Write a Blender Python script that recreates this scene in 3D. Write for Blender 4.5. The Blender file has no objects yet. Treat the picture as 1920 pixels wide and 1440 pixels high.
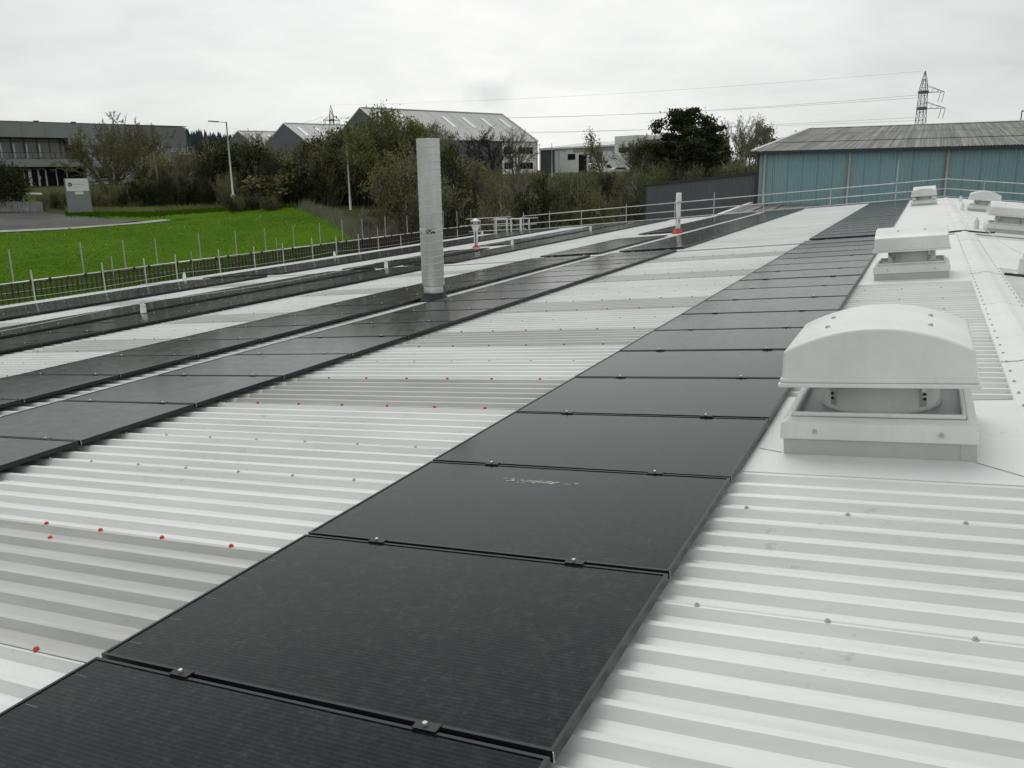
import bpy, math, random
import numpy as np
from mathutils import Vector, Matrix
rad = math.radians
random.seed(7); RNG = np.random.default_rng(11)
SC = bpy.context.scene
COL = SC.collection

# ------------------------------------------------------------------ camera, world, sun, exposure
FPX, YAW, PIT, ROL = 1587.33, 0.45058, 0.242474, -0.0160839
D_ = np.array([-math.sin(YAW)*math.cos(PIT), math.cos(YAW)*math.cos(PIT), -math.sin(PIT)])
R0 = np.array([math.cos(YAW), math.sin(YAW), 0.0])
U0 = np.cross(R0, D_)
R_ = math.cos(ROL)*R0 + math.sin(ROL)*U0
U_ = -math.sin(ROL)*R0 + math.cos(ROL)*U0
cam = bpy.data.cameras.new('camera'); camo = bpy.data.objects.new('camera', cam); COL.objects.link(camo)
cam.sensor_width = 36; cam.lens = 36*FPX/1920; cam.clip_start = 0.05; cam.clip_end = 6000
M = Matrix.Identity(4)
for i in range(3):
    M[i][0] = R_[i]; M[i][1] = U_[i]; M[i][2] = -D_[i]
camo.matrix_world = M
SC.camera = camo
SC.view_settings.view_transform = 'Standard'; SC.view_settings.look = 'None'
SC.view_settings.exposure = 0.20; SC.view_settings.gamma = 1.0
SC.view_settings.use_curve_mapping = False
SUN_AZ, SUN_EL = rad(32), rad(63)        # azimuth counted from +Y towards -X
sdir = Vector((-math.sin(SUN_AZ)*math.cos(SUN_EL), math.cos(SUN_AZ)*math.cos(SUN_EL), math.sin(SUN_EL)))
sl = bpy.data.lights.new('sun', 'SUN'); sl.energy = 1.0; sl.angle = rad(28); sl.color = (1.0, 0.97, 0.93)
so = bpy.data.objects.new('sun', sl); COL.objects.link(so); so.rotation_euler = sdir.to_track_quat('Z', 'Y').to_euler()

def nd(nt, t, **kw):
    n = nt.nodes.new(t)
    for k, v in kw.items():
        if k.startswith('i_'):
            key = k[2:]
            n.inputs[int(key) if key.isdigit() else key].default_value = v
        else: setattr(n, k, v)
    return n
def math_(nt, op, a, b=None, clamp=False):
    n = nt.nodes.new('ShaderNodeMath'); n.operation = op; n.use_clamp = clamp
    for i, v in enumerate((a, b)):
        if v is None: continue
        if isinstance(v, (int, float)): n.inputs[i].default_value = v
        else: nt.links.new(v, n.inputs[i])
    return n.outputs[0]
def mixc(nt, fac, a, b, mode='MIX'):
    n = nt.nodes.new('ShaderNodeMix'); n.data_type = 'RGBA'; n.blend_type = mode
    for idx, v in ((0, fac), (6, a), (7, b)):
        if isinstance(v, (int, float)): n.inputs[idx].default_value = v
        elif isinstance(v, tuple): n.inputs[idx].default_value = (*v[:3], 1)
        else: nt.links.new(v, n.inputs[idx])
    return n.outputs[2]
def ramp(nt, src, stops):
    n = nt.nodes.new('ShaderNodeValToRGB'); el = n.color_ramp.elements
    while len(el) < len(stops): el.new(0.5)
    for e, (p, c) in zip(el, stops):
        e.position = p; e.color = (*c, 1) if isinstance(c, tuple) else (c, c, c, 1)
    nt.links.new(src, n.inputs[0]); return n.outputs[0]

DARKC = (-0.4504, 0.8883, 0.0901)     # a small darker cloud low in the sky ahead
W = bpy.data.worlds.new('World'); SC.world = W; W.use_nodes = True
nt = W.node_tree; nt.nodes.clear()
out = nd(nt, 'ShaderNodeOutputWorld'); bg = nd(nt, 'ShaderNodeBackground')
sky = nd(nt, 'ShaderNodeTexSky'); sky.sky_type = 'NISHITA'; sky.sun_disc = False
sky.sun_elevation = SUN_EL; sky.sun_rotation = -SUN_AZ
tc = nd(nt, 'ShaderNodeTexCoord'); sep = nd(nt, 'ShaderNodeSeparateXYZ'); nt.links.new(tc.outputs['Generated'], sep.inputs[0])
zz = math_(nt, 'ADD', math_(nt, 'MAXIMUM', sep.outputs[2], 0.0), 0.22)
cx = math_(nt, 'DIVIDE', sep.outputs[0], zz); cy = math_(nt, 'DIVIDE', sep.outputs[1], zz)
cmb = nd(nt, 'ShaderNodeCombineXYZ'); nt.links.new(cx, cmb.inputs[0]); nt.links.new(cy, cmb.inputs[1])
n1 = nd(nt, 'ShaderNodeTexNoise', i_Scale=0.75, i_Detail=5.0, i_Roughness=0.5, i_Distortion=0.4); nt.links.new(cmb.outputs[0], n1.inputs['Vector'])
n2 = nd(nt, 'ShaderNodeTexNoise', i_Scale=3.2, i_Detail=6.0, i_Roughness=0.55, i_Distortion=0.7); nt.links.new(cmb.outputs[0], n2.inputs['Vector'])
# the thin bright patch of cloud round the hidden sun
dt = nd(nt, 'ShaderNodeVectorMath', operation='DOT_PRODUCT'); nt.links.new(tc.outputs['Generated'], dt.inputs[0])
sd2 = Vector((-math.sin(rad(28))*math.cos(rad(20)), math.cos(rad(28))*math.cos(rad(20)), math.sin(rad(20))))
dt.inputs[1].default_value = sd2
glow = math_(nt, 'POWER', math_(nt, 'MAXIMUM', dt.outputs['Value'], 0.0), 8.0)
base = math_(nt, 'ADD', math_(nt, 'MULTIPLY', glow, 0.37), 0.565)
c1 = math_(nt, 'MULTIPLY', math_(nt, 'SUBTRACT', n1.outputs[0], 0.5), 0.42)
c2 = math_(nt, 'MULTIPLY', math_(nt, 'SUBTRACT', n2.outputs[0], 0.5), 0.17)
dk = nd(nt, 'ShaderNodeVectorMath', operation='SUBTRACT'); nt.links.new(tc.outputs['Generated'], dk.inputs[0]); dk.inputs[1].default_value = DARKC
dkm = nd(nt, 'ShaderNodeMapping'); dkm.inputs['Scale'].default_value = (22, 22, 48); nt.links.new(dk.outputs[0], dkm.inputs[0])
dln = nd(nt, 'ShaderNodeVectorMath', operation='LENGTH'); nt.links.new(dkm.outputs[0], dln.inputs[0])
n3 = nd(nt, 'ShaderNodeTexNoise', i_Scale=26.0, i_Detail=4.0); nt.links.new(tc.outputs['Generated'], n3.inputs['Vector'])
wob = math_(nt, 'ADD', dln.outputs['Value'], math_(nt, 'MULTIPLY', math_(nt, 'SUBTRACT', n3.outputs[0], 0.5), 3.0))
c3 = math_(nt, 'MULTIPLY', math_(nt, 'SUBTRACT', 1.0, wob, True), -0.13)
val = math_(nt, 'ADD', math_(nt, 'ADD', math_(nt, 'ADD', base, c1), c2), c3)
tint = mixc(nt, math_(nt, 'MULTIPLY', math_(nt, 'SUBTRACT', val, 0.5), 2.2, True), (0.968, 1.0, 0.988), (1.0, 1.0, 0.98))
cl = nd(nt, 'ShaderNodeVectorMath', operation='SCALE'); nt.links.new(tint, cl.inputs[0]); nt.links.new(val, cl.inputs['Scale'])
sk = nd(nt, 'ShaderNodeVectorMath', operation='SCALE'); nt.links.new(sky.outputs[0], sk.inputs[0]); sk.inputs['Scale'].default_value = 0.05
fin = mixc(nt, 0.95, sk.outputs[0], cl.outputs[0])
nt.links.new(fin, bg.inputs[0]); bg.inputs[1].default_value = 1.0; nt.links.new(bg.outputs[0], out.inputs[0])

# ------------------------------------------------------------------ helpers
def ray(px, py):
    v = D_ + (px-960)/FPX*R_ - (py-720)/FPX*U_
    return v/np.linalg.norm(v)
def PT(px, py, r):
    """point of the photograph's ray (px,py) at horizontal distance r metres from the viewpoint"""
    v = ray(px, py); return v*(r/math.hypot(v[0], v[1]))
def onplane(px, py, A, n):
    v = ray(px, py); return v*(np.dot(A, n)/np.dot(v, n))
SL = 0.084612
P0 = np.array([-2.52335, 0.0, -1.64277])
S_ = np.array([math.cos(SL), 0, math.sin(SL)]); N_ = np.array([-math.sin(SL), 0, math.cos(SL)])
RS = 3.36                                   # ridge position along S_
def RF(s, y, h=0.0):                        # on the left roof slope; h above the plane of the panel tops
    if h < -0.052: h += 0.022                # the sheeting lies 68 mm below the panel tops
    p = P0 + s*S_ + h*N_; return np.array([p[0], y, p[2]])
SR = np.array([math.cos(SL), 0, -math.sin(SL)]); NR = np.array([math.sin(SL), 0, math.cos(SL)])
RIDGE = P0 + RS*S_
def RR(s, y, h=0.0):                        # right slope, s from the ridge outwards
    if h < -0.052: h += 0.022
    p = RIDGE + s*SR + h*NR; return np.array([p[0], y, p[2]])
EAVE_S = -22.6; Y0, Y1 = -8.0, 47.0
XE = RF(EAVE_S, 0)[0]
_tr = [0, 35, 45, 55, 65, 75, 90, 100, 120, 139, 165, 400, 900, 3000]
_tz = [-9.5, -9.3, -7.4, -5.5, -4.2, -3.35, -2.75, -2.35, -1.5, -0.75, 0.0, 1.0, 4.0, 6.0]
def ground_z(x, y):
    x = np.asarray(x, float); y = np.asarray(y, float)
    r = np.hypot(x, y)
    z = np.interp(r, _tr, _tz)
    z = z + 0.18*np.sin(x*0.11+1.3)*np.sin(y*0.09)+0.07*np.sin(x*0.37)*np.cos(y*0.31+2)
    dx = np.maximum(np.maximum(XE-x, x-26), 0); dy = np.maximum(np.maximum(Y0-y, y-66), 0)
    d = np.hypot(dx, dy); k = np.clip((d-2)/11, 0, 1); k = k*k*(3-2*k)
    back = np.clip((-y-5)/30, 0, 1)
    k = k*(1-back)
    return -9.5 + (z+9.5)*k

class MB:
    def __init__(s): s.v = []; s.f = []; s.m = []; s.n = 0
    def add(s, V, F, mi=0):
        V = np.asarray(V, float).reshape(-1, 3)
        s.v.append(V); s.f += [tuple(int(i)+s.n for i in f) for f in F]; s.m += [mi]*len(F); s.n += len(V); return s
    def box(s, x0, x1, y0, y1, z0, z1, mi=0):
        V = [(x, y, z) for z in (z0, z1) for y in (y0, y1) for x in (x0, x1)]
        return s.add(V, [(0, 2, 3, 1), (4, 5, 7, 6), (0, 1, 5, 4), (2, 6, 7, 3), (0, 4, 6, 2), (1, 3, 7, 5)], mi)
    def obox(s, c, ax, hx, ay, hy, az, hz, mi=0):
        c, ax, ay, az = map(lambda q: np.asarray(q, float), (c, ax, ay, az))
        V = [c+i*hx*ax+j*hy*ay+k*hz*az for k in (-1, 1) for j in (-1, 1) for i in (-1, 1)]
        return s.add(V, [(0, 2, 3, 1), (4, 5, 7, 6), (0, 1, 5, 4), (2, 6, 7, 3), (0, 4, 6, 2), (1, 3, 7, 5)], mi)
    def quad(s, a, b, c, d, mi=0): return s.add([a, b, c, d], [(0, 1, 2, 3)], mi)
    def tube(s, pts, r, n=8, mi=0, cap=True):
        pts = [np.asarray(p, float) for p in pts]
        if isinstance(r, (int, float)): r = [r]*len(pts)
        V = []
        for i, p in enumerate(pts):
            t = pts[min(i+1, len(pts)-1)]-pts[max(i-1, 0)]; t = t/(np.linalg.norm(t)+1e-9)
            a = np.cross(t, [0, 0, 1.0])
            if np.linalg.norm(a) < 0.1: a = np.cross(t, [0, 1.0, 0])
            a /= np.linalg.norm(a); b = np.cross(a, t)
            for k in range(n):
                an = 2*math.pi*k/n; V.append(p+r[i]*(math.cos(an)*a+math.sin(an)*b))
        F = []
        for i in range(len(pts)-1):
            for k in range(n):
                k2 = (k+1) % n; F.append((i*n+k, i*n+k2, (i+1)*n+k2, (i+1)*n+k))
        if cap:
            F.append(tuple(range(n))); F.append(tuple((len(pts)-1)*n+k for k in reversed(range(n))))
        return s.add(V, F, mi)
    def lathe(s, prof, c=(0, 0, 0), n=24, mi=0):
        c = np.asarray(c, float); V = []
        for (r, z) in prof:
            for k in range(n):
                an = 2*math.pi*k/n; V.append(c+np.array([r*math.cos(an), r*math.sin(an), z]))
        F = []
        for i in range(len(prof)-1):
            for k in range(n):
                k2 = (k+1) % n; F.append((i*n+k, i*n+k2, (i+1)*n+k2, (i+1)*n+k))
        F.append(tuple(reversed(range(n)))); F.append(tuple((len(prof)-1)*n+k for k in range(n)))
        return s.add(V, F, mi)
    def prism(s, outline, a0, a1, mi=0):
        """outline: list of 3D points (closed), extruded from offset a0 to a1 (vectors)"""
        o = np.asarray(outline, float); n = len(o)
        V = np.concatenate([o+np.asarray(a0, float), o+np.asarray(a1, float)])
        F = [tuple(reversed(range(n))), tuple(range(n, 2*n))]+[(k, (k+1) % n, n+(k+1) % n, n+k) for k in range(n)]
        return s.add(V, F, mi)
    def mesh(s, name, mats, smooth=False):
        me = bpy.data.meshes.new(name)
        V = np.concatenate(s.v) if s.v else np.zeros((0, 3))
        me.from_pydata(V.tolist(), [], s.f)
        for m in (mats if isinstance(mats, (list, tuple)) else [mats]): me.materials.append(m)
        if any(s.m): me.polygons.foreach_set('material_index', s.m)
        if smooth: me.polygons.foreach_set('use_smooth', [True]*len(me.polygons))
        me.update(); return me
    def build(s, name, mats, parent=None, smooth=False, **kw):
        o = bpy.data.objects.new(name, s.mesh(name, mats, smooth)); COL.objects.link(o)
        if parent is not None: o.parent = parent
        for k, v in kw.items(): o[k] = v
        return o
def fastmesh(name, V, F, mats, mi=None):
    """V (n,3), F (m,k) arrays of equal-sized faces"""
    V = np.ascontiguousarray(V, np.float32); F = np.ascontiguousarray(F, np.int32)
    me = bpy.data.meshes.new(name); m, k = F.shape
    me.vertices.add(len(V)); me.vertices.foreach_set('co', V.ravel())
    me.loops.add(m*k); me.loops.foreach_set('vertex_index', F.ravel())
    me.polygons.add(m); me.polygons.foreach_set('loop_start', np.arange(0, m*k, k, dtype=np.int32))
    try: me.polygons.foreach_set('loop_total', np.full(m, k, np.int32))
    except Exception: pass
    for q in mats: me.materials.append(q)
    if mi is not None: me.polygons.foreach_set('material_index', np.ascontiguousarray(mi, np.int32))
    me.update(calc_edges=True); me.validate(); return me
def tag(o, label=None, cat=None, group=None, kind=None):
    if label: o['label'] = label
    if cat: o['category'] = cat
    if group: o['group'] = group
    if kind: o['kind'] = kind
    return o
def empty(name, loc=(0, 0, 0), mat=None):
    o = bpy.data.objects.new(name, None); COL.objects.link(o); o.empty_display_size = 0.1
    if mat is not None: o.matrix_world = mat
    else: o.location = loc
    return o
def copy_tree(o, parent=None):
    c = o.copy(); COL.objects.link(c); c.parent = parent
    for ch in list(o.children): copy_tree(ch, c)
    return c
def frame_mat(o, x, y, z):
    m = Matrix.Identity(4)
    for i in range(3): m[i][0] = x[i]; m[i][1] = y[i]; m[i][2] = z[i]; m[i][3] = o[i]
    return m

# ------------------------------------------------------------------ materials
def mat(name, col, rough=0.6, metal=0.0, noise=0.0, nscale=5.0, bump=0.0, bscale=40.0, spec=None, rnd=0.0, stretch=None, obj=True, trans=0.0):
    m = bpy.data.materials.new(name); m.use_nodes = True; nt = m.node_tree
    b = nt.nodes['Principled BSDF']; b.inputs['Roughness'].default_value = rough; b.inputs['Metallic'].default_value = metal
    if spec is not None: b.inputs['Specular IOR Level'].default_value = spec
    c = None; tcn = nd(nt, 'ShaderNodeTexCoord'); vec = tcn.outputs['Object']
    if stretch:
        mp = nd(nt, 'ShaderNodeMapping'); mp.inputs['Scale'].default_value = stretch; nt.links.new(vec, mp.inputs[0]); vec = mp.outputs[0]
    b.inputs['Base Color'].default_value = (*col, 1)
    if noise:
        n = nd(nt, 'ShaderNodeTexNoise', i_Scale=nscale, i_Detail=6.0, i_Roughness=0.6); nt.links.new(vec, n.inputs['Vector'])
        f = ramp(nt, n.outputs[0], [(0.3, 1-noise), (0.7, 1+noise)])
        c = mixc(nt, 1.0, tuple(col), f, 'MULTIPLY')
    if rnd:
        oi = nd(nt, 'ShaderNodeObjectInfo'); k = math_(nt, 'ADD', math_(nt, 'MULTIPLY', oi.outputs['Random'], 2*rnd), 1-rnd)
        cc = nd(nt, 'ShaderNodeCombineXYZ')
        for i in range(3): nt.links.new(k, cc.inputs[i])
        c = mixc(nt, 1.0, c if c is not None else tuple(col), cc.outputs[0], 'MULTIPLY')
    if c is not None: nt.links.new(c, b.inputs['Base Color'])
    if bump:
        n = nd(nt, 'ShaderNodeTexNoise', i_Scale=bscale, i_Detail=4.0); nt.links.new(vec, n.inputs['Vector'])
        bp = nd(nt, 'ShaderNodeBump', i_Strength=bump, i_Distance=0.01); nt.links.new(n.outputs[0], bp.inputs['Height']); nt.links.new(bp.outputs[0], b.inputs['Normal'])
    return m

def roof_mat(name, col, dirt, rough):
    """painted steel or fibreglass sheet: streaks down the slope, scuffs and chips"""
    m = bpy.data.materials.new(name); m.use_nodes = True; nt = m.node_tree; b = nt.nodes['Principled BSDF']
    b.inputs['Roughness'].default_value = rough
    tcn = nd(nt, 'ShaderNodeTexCoord'); v = tcn.outputs['Object']
    mp = nd(nt, 'ShaderNodeMapping'); mp.inputs['Scale'].default_value = (0.35, 9, 1); nt.links.new(v, mp.inputs[0])
    a = nd(nt, 'ShaderNodeTexNoise', i_Scale=1.6, i_Detail=6.0, i_Roughness=0.65); nt.links.new(mp.outputs[0], a.inputs['Vector'])
    c = nd(nt, 'ShaderNodeTexNoise', i_Scale=0.7, i_Detail=5.0); nt.links.new(v, c.inputs['Vector'])
    f1 = ramp(nt, a.outputs[0], [(0.35, 1-dirt*0.5), (0.62, 1.0)])
    f2 = ramp(nt, c.outputs[0], [(0.3, 1-dirt*0.35), (0.65, 1.03)])
    col1 = mixc(nt, 1.0, mixc(nt, 1.0, tuple(col), f1, 'MULTIPLY'), f2, 'MULTIPLY')
    g = nd(nt, 'ShaderNodeTexNoise', i_Scale=22.0, i_Detail=4.0, i_Roughness=0.7); 
    mp2 = nd(nt, 'ShaderNodeMapping'); mp2.inputs['Scale'].default_value = (0.6, 2.0, 1); nt.links.new(v, mp2.inputs[0]); nt.links.new(mp2.outputs[0], g.inputs['Vector'])
    chips = ramp(nt, g.outputs[0], [(0.60, 0.0), (0.65, 1.0)])
    big = nd(nt, 'ShaderNodeTexNoise', i_Scale=1.1, i_Detail=2.0); nt.links.new(v, big.inputs['Vector'])
    gate = ramp(nt, big.outputs[0], [(0.52, 0.0), (0.66, 0.55)])
    col2 = mixc(nt, math_(nt, 'MULTIPLY', chips, gate), col1, tuple(x*0.55 for x in col))
    oi = nd(nt, 'ShaderNodeObjectInfo'); k = math_(nt, 'ADD', math_(nt, 'MULTIPLY', oi.outputs['Random'], 0.07), 0.955)
    cc = nd(nt, 'ShaderNodeCombineXYZ')
    for i in range(3): nt.links.new(k, cc.inputs[i])
    col3 = mixc(nt, 1.0, col2, cc.outputs[0], 'MULTIPLY')
    nt.links.new(col3, b.inputs['Base Color'])
    bp = nd(nt, 'ShaderNodeBump', i_Strength=0.12, i_Distance=0.01); nt.links.new(c.outputs[0], bp.inputs['Height']); nt.links.new(bp.outputs[0], b.inputs['Normal'])
    return m
M_ROOF = roof_mat('white_roof_sheet', (0.78, 0.80, 0.785), 0.24, 0.5)
M_GRP = roof_mat('fibreglass_rooflight', (0.575, 0.585, 0.555), 0.34, 0.35)
M_GRP2 = roof_mat('aged_fibreglass_rooflight', (0.545, 0.55, 0.525), 0.38, 0.35)
M_CAP = roof_mat('ridge_flashing', (0.72, 0.74, 0.73), 0.08, 0.5)
M_LAP = mat('lap_joint_grey', (0.30, 0.31, 0.30), 0.7)

def glass_mat():
    m = bpy.data.materials.new('solar_glass'); m.use_nodes = True; nt = m.node_tree; b = nt.nodes['Principled BSDF']
    tcn = nd(nt, 'ShaderNodeTexCoord'); v = tcn.outputs['Object']; sp = nd(nt, 'ShaderNodeSeparateXYZ'); nt.links.new(v, sp.inputs[0])
    x, y = sp.outputs[0], sp.outputs[1]
    fine = math_(nt, 'LESS_THAN', math_(nt, 'FRACT', math_(nt, 'DIVIDE', y, 0.0182)), 0.22)      # wires along the cells
    tick = math_(nt, 'LESS_THAN', math_(nt, 'FRACT', math_(nt, 'DIVIDE', x, 0.0115)), 0.35)
    cellx = math_(nt, 'LESS_THAN', math_(nt, 'FRACT', math_(nt, 'DIVIDE', math_(nt, 'ADD', x, 0.07), 0.0915)), 0.02)
    celly = math_(nt, 'LESS_THAN', math_(nt, 'FRACT', math_(nt, 'DIVIDE', math_(nt, 'ADD', y, 0.162), 0.1855)), 0.012)
    mid = math_(nt, 'LESS_THAN', math_(nt, 'ABSOLUTE', math_(nt, 'SUBTRACT', x, 0.881)), 0.004)
    oi = nd(nt, 'ShaderNodeObjectInfo')
    off = nd(nt, 'ShaderNodeVectorMath', operation='ADD'); nt.links.new(v, off.inputs[0])
    cb = nd(nt, 'ShaderNodeCombineXYZ'); k = math_(nt, 'MULTIPLY', oi.outputs['Random'], 37.0)
    for i in range(3): nt.links.new(k, cb.inputs[i])
    nt.links.new(cb.outputs[0], off.inputs[1])
    d1 = nd(nt, 'ShaderNodeTexNoise', i_Scale=7.0, i_Detail=8.0, i_Roughness=0.72); nt.links.new(off.outputs[0], d1.inputs['Vector'])
    mp = nd(nt, 'ShaderNodeMapping'); mp.inputs['Scale'].default_value = (5, 60, 1); nt.links.new(off.outputs[0], mp.inputs[0])
    d2 = nd(nt, 'ShaderNodeTexNoise', i_Scale=1.0, i_Detail=5.0, i_Roughness=0.7); nt.links.new(mp.outputs[0], d2.inputs['Vector'])
    d3 = nd(nt, 'ShaderNodeTexNoise', i_Scale=55.0, i_Detail=2.0); nt.links.new(off.outputs[0], d3.inputs['Vector'])
    spots = ramp(nt, d3.outputs[0], [(0.70, 0.0), (0.76, 1.0)])
    dust = ramp(nt, d1.outputs[0], [(0.42, 0.0), (0.70, 1.0)])
    c = mixc(nt, math_(nt, 'MULTIPLY', fine, math_(nt, 'ADD', math_(nt, 'MULTIPLY', d2.outputs[0], 0.55), math_(nt, 'MULTIPLY', tick, 0.16))), (0.0020, 0.0042, 0.0058), (0.030, 0.040, 0.044))
    c = mixc(nt, math_(nt, 'MULTIPLY', math_(nt, 'MAXIMUM', celly, cellx), 0.35), c, (0.004, 0.004, 0.006))
    c = mixc(nt, math_(nt, 'MULTIPLY', mid, 0.5), c, (0.003, 0.003, 0.004))
    c = mixc(nt, math_(nt, 'ADD', math_(nt, 'MULTIPLY', dust, 0.014), 0.002), c, (0.42, 0.42, 0.38))
    d4 = nd(nt, 'ShaderNodeTexNoise', i_Scale=26.0, i_Detail=8.0, i_Roughness=0.8); nt.links.new(off.outputs[0], d4.inputs['Vector'])
    mott = math_(nt, 'MULTIPLY', ramp(nt, d4.outputs[0], [(0.48, 0.0), (0.64, 1.0)]), ramp(nt, d1.outputs[0], [(0.35, 0.25), (0.6, 1.0)]))
    c = mixc(nt, math_(nt, 'MULTIPLY', mott, 0.05), c, (0.42, 0.46, 0.42))
    c = mixc(nt, math_(nt, 'MULTIPLY', spots, 0.06), c, (0.5, 0.5, 0.46))
    nt.links.new(c, b.inputs['Base Color'])
    r = math_(nt, 'ADD', math_(nt, 'MULTIPLY', dust, 0.07), 0.125); nt.links.new(r, b.inputs['Roughness'])
    b.inputs['IOR'].default_value = 1.235; b.inputs['Specular Tint'].default_value = (.93, 1.0, .985, 1)
    wv = nd(nt, 'ShaderNodeTexNoise', i_Scale=3.0, i_Detail=2.0); nt.links.new(off.outputs[0], wv.inputs['Vector'])
    bp = nd(nt, 'ShaderNodeBump', i_Strength=0.012, i_Distance=0.01); nt.links.new(wv.outputs[0], bp.inputs['Height']); nt.links.new(bp.outputs[0], b.inputs['Normal'])
    return m
M_GLASS = glass_mat()
M_FRAME = mat('black_anodised_frame', (0.018, 0.019, 0.022), 0.38, 0.3)
M_CLAMP = mat('black_clamp', (0.015, 0.015, 0.016), 0.45, 0.2)
M_STEEL = mat('bright_steel', (0.62, 0.62, 0.60), 0.35, 0.7)
M_GALV = mat('galvanised_tube', (0.62, 0.63, 0.61), 0.5, 0.2, noise=0.12, nscale=3)
M_DUCT = mat('galvanised_duct', (0.66, 0.68, 0.66), 0.45, 0.35, noise=0.16, nscale=2.2, stretch=(1, 1, 0.5))
M_STAIN = mat('duct_stain', (0.09, 0.055, 0.04), 0.8, noise=0.4, nscale=30)
M_RUBBER = mat('black_rubber', (0.028, 0.03, 0.033), 0.7, noise=0.3, nscale=12)
M_VENT = mat('white_vent_plastic', (0.74, 0.75, 0.73), 0.33, noise=0.10, nscale=1.8, bump=0.04, bscale=24)
def add_grime(m, k):
    nt = m.node_tree; b = nt.nodes['Principled BSDF']; src = b.inputs['Base Color'].links[0].from_socket
    t = nd(nt, 'ShaderNodeTexCoord'); mp = nd(nt, 'ShaderNodeMapping'); mp.inputs['Scale'].default_value = (7, 7, 1.5); nt.links.new(t.outputs['Object'], mp.inputs[0])
    a = nd(nt, 'ShaderNodeTexNoise', i_Scale=1.3, i_Detail=8.0, i_Roughness=.75); nt.links.new(mp.outputs[0], a.inputs['Vector'])
    c = nd(nt, 'ShaderNodeTexNoise', i_Scale=2.4, i_Detail=3.0); nt.links.new(t.outputs['Object'], c.inputs['Vector'])
    f = math_(nt, 'MULTIPLY', ramp(nt, a.outputs[0], [(.48, 0.0), (.70, 1.0)]), ramp(nt, c.outputs[0], [(.42, 0.1), (.62, 1.0)]))
    nt.links.new(mixc(nt, math_(nt, 'MULTIPLY', f, k), src, (.34, .35, .31)), b.inputs['Base Color'])
add_grime(M_VENT, .22)
M_VENTG = mat('grey_vent_curb', (0.50, 0.51, 0.49), 0.45, noise=0.06, nscale=5)
add_grime(M_VENTG, .35)
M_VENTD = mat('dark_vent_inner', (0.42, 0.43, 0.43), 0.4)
M_RED = mat('red_rubber', (0.55, 0.045, 0.05), 0.5)
M_SCREW = mat('grey_screw', (0.44, 0.45, 0.45), 0.45, 0.4)
M_WHITEP = mat('white_paint', (0.78, 0.79, 0.77), 0.4)
M_BLACK = mat('black_hole', (0.015, 0.016, 0.018), 0.6)
M_GUARD = mat('rusty_mesh', (0.035, 0.028, 0.02), 0.8)
M_WALLOWN = mat('own_wall', (0.45, 0.46, 0.45), 0.6)

# ------------------------------------------------------------------ ground, lawn, drive
def polar_sheet(name, azs, rs, mats, lift=0.0):
    A, Rr = np.meshgrid(azs, rs, indexing='ij')
    X = -np.sin(A)*Rr; Y = np.cos(A)*Rr; Z = ground_z(X, Y)+lift
    V = np.stack([X, Y, Z], -1).reshape(-1, 3); na, nr = A.shape
    i = np.arange(na-1)[:, None]*nr+np.arange(nr-1)[None, :]
    F = np.stack([i, i+nr, i+nr+1, i+1], -1).reshape(-1, 4)
    o = bpy.data.objects.new(name, fastmesh(name, V, F, mats)); COL.objects.link(o)
    for p in (True,): o.data.polygons.foreach_set('use_smooth', [True]*len(o.data.polygons))
    return o
def veg_ground(name, c1, c2, c3, sc=1.0):
    m = bpy.data.materials.new(name); m.use_nodes = True; nt = m.node_tree; b = nt.nodes['Principled BSDF']; b.inputs['Roughness'].default_value = 0.9
    b.inputs['Specular IOR Level'].default_value = 0.03
    tcn = nd(nt, 'ShaderNodeTexCoord')
    a = nd(nt, 'ShaderNodeTexNoise', i_Scale=0.35*sc, i_Detail=8.0, i_Roughness=0.7); nt.links.new(tcn.outputs['Object'], a.inputs['Vector'])
    c = nd(nt, 'ShaderNodeTexNoise', i_Scale=3.5*sc, i_Detail=5.0, i_Roughness=0.7); nt.links.new(tcn.outputs['Object'], c.inputs['Vector'])
    x = mixc(nt, ramp(nt, a.outputs[0], [(0.35, 0.0), (0.65, 1.0)]), c1, c2)
    x = mixc(nt, ramp(nt, c.outputs[0], [(0.45, 0.0), (0.75, 0.8)]), x, c3)
    nt.links.new(x, b.inputs['Base Color'])
    bp = nd(nt, 'ShaderNodeBump', i_Strength=0.6, i_Distance=0.15); nt.links.new(c.outputs[0], bp.inputs['Height']); nt.links.new(bp.outputs[0], b.inputs['Normal'])
    return m
M_GROUND = veg_ground('rough_ground', (0.045, 0.05, 0.022), (0.06, 0.075, 0.025), (0.09, 0.085, 0.05))
M_LAWN = veg_ground('lawn_grass', (0.040, 0.105, 0.002), (0.070, 0.152, 0.004), (0.092, 0.160, 0.014), 0.45)
M_TARMAC = mat('wet_tarmac', (0.060, 0.062, 0.056), 0.9, noise=0.5, nscale=0.22, bump=0.1, bscale=8)
M_KERB = mat('pale_concrete', (0.30, 0.30, 0.28), 0.8, noise=0.25, nscale=1.5)
rs = np.concatenate([np.arange(0, 200, 2.5), np.geomspace(200, 3000, 24)])
g = polar_sheet('ground', np.radians(np.linspace(-180, 180, 241)), rs, [M_GROUND]); tag(g, kind='structure')

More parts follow.
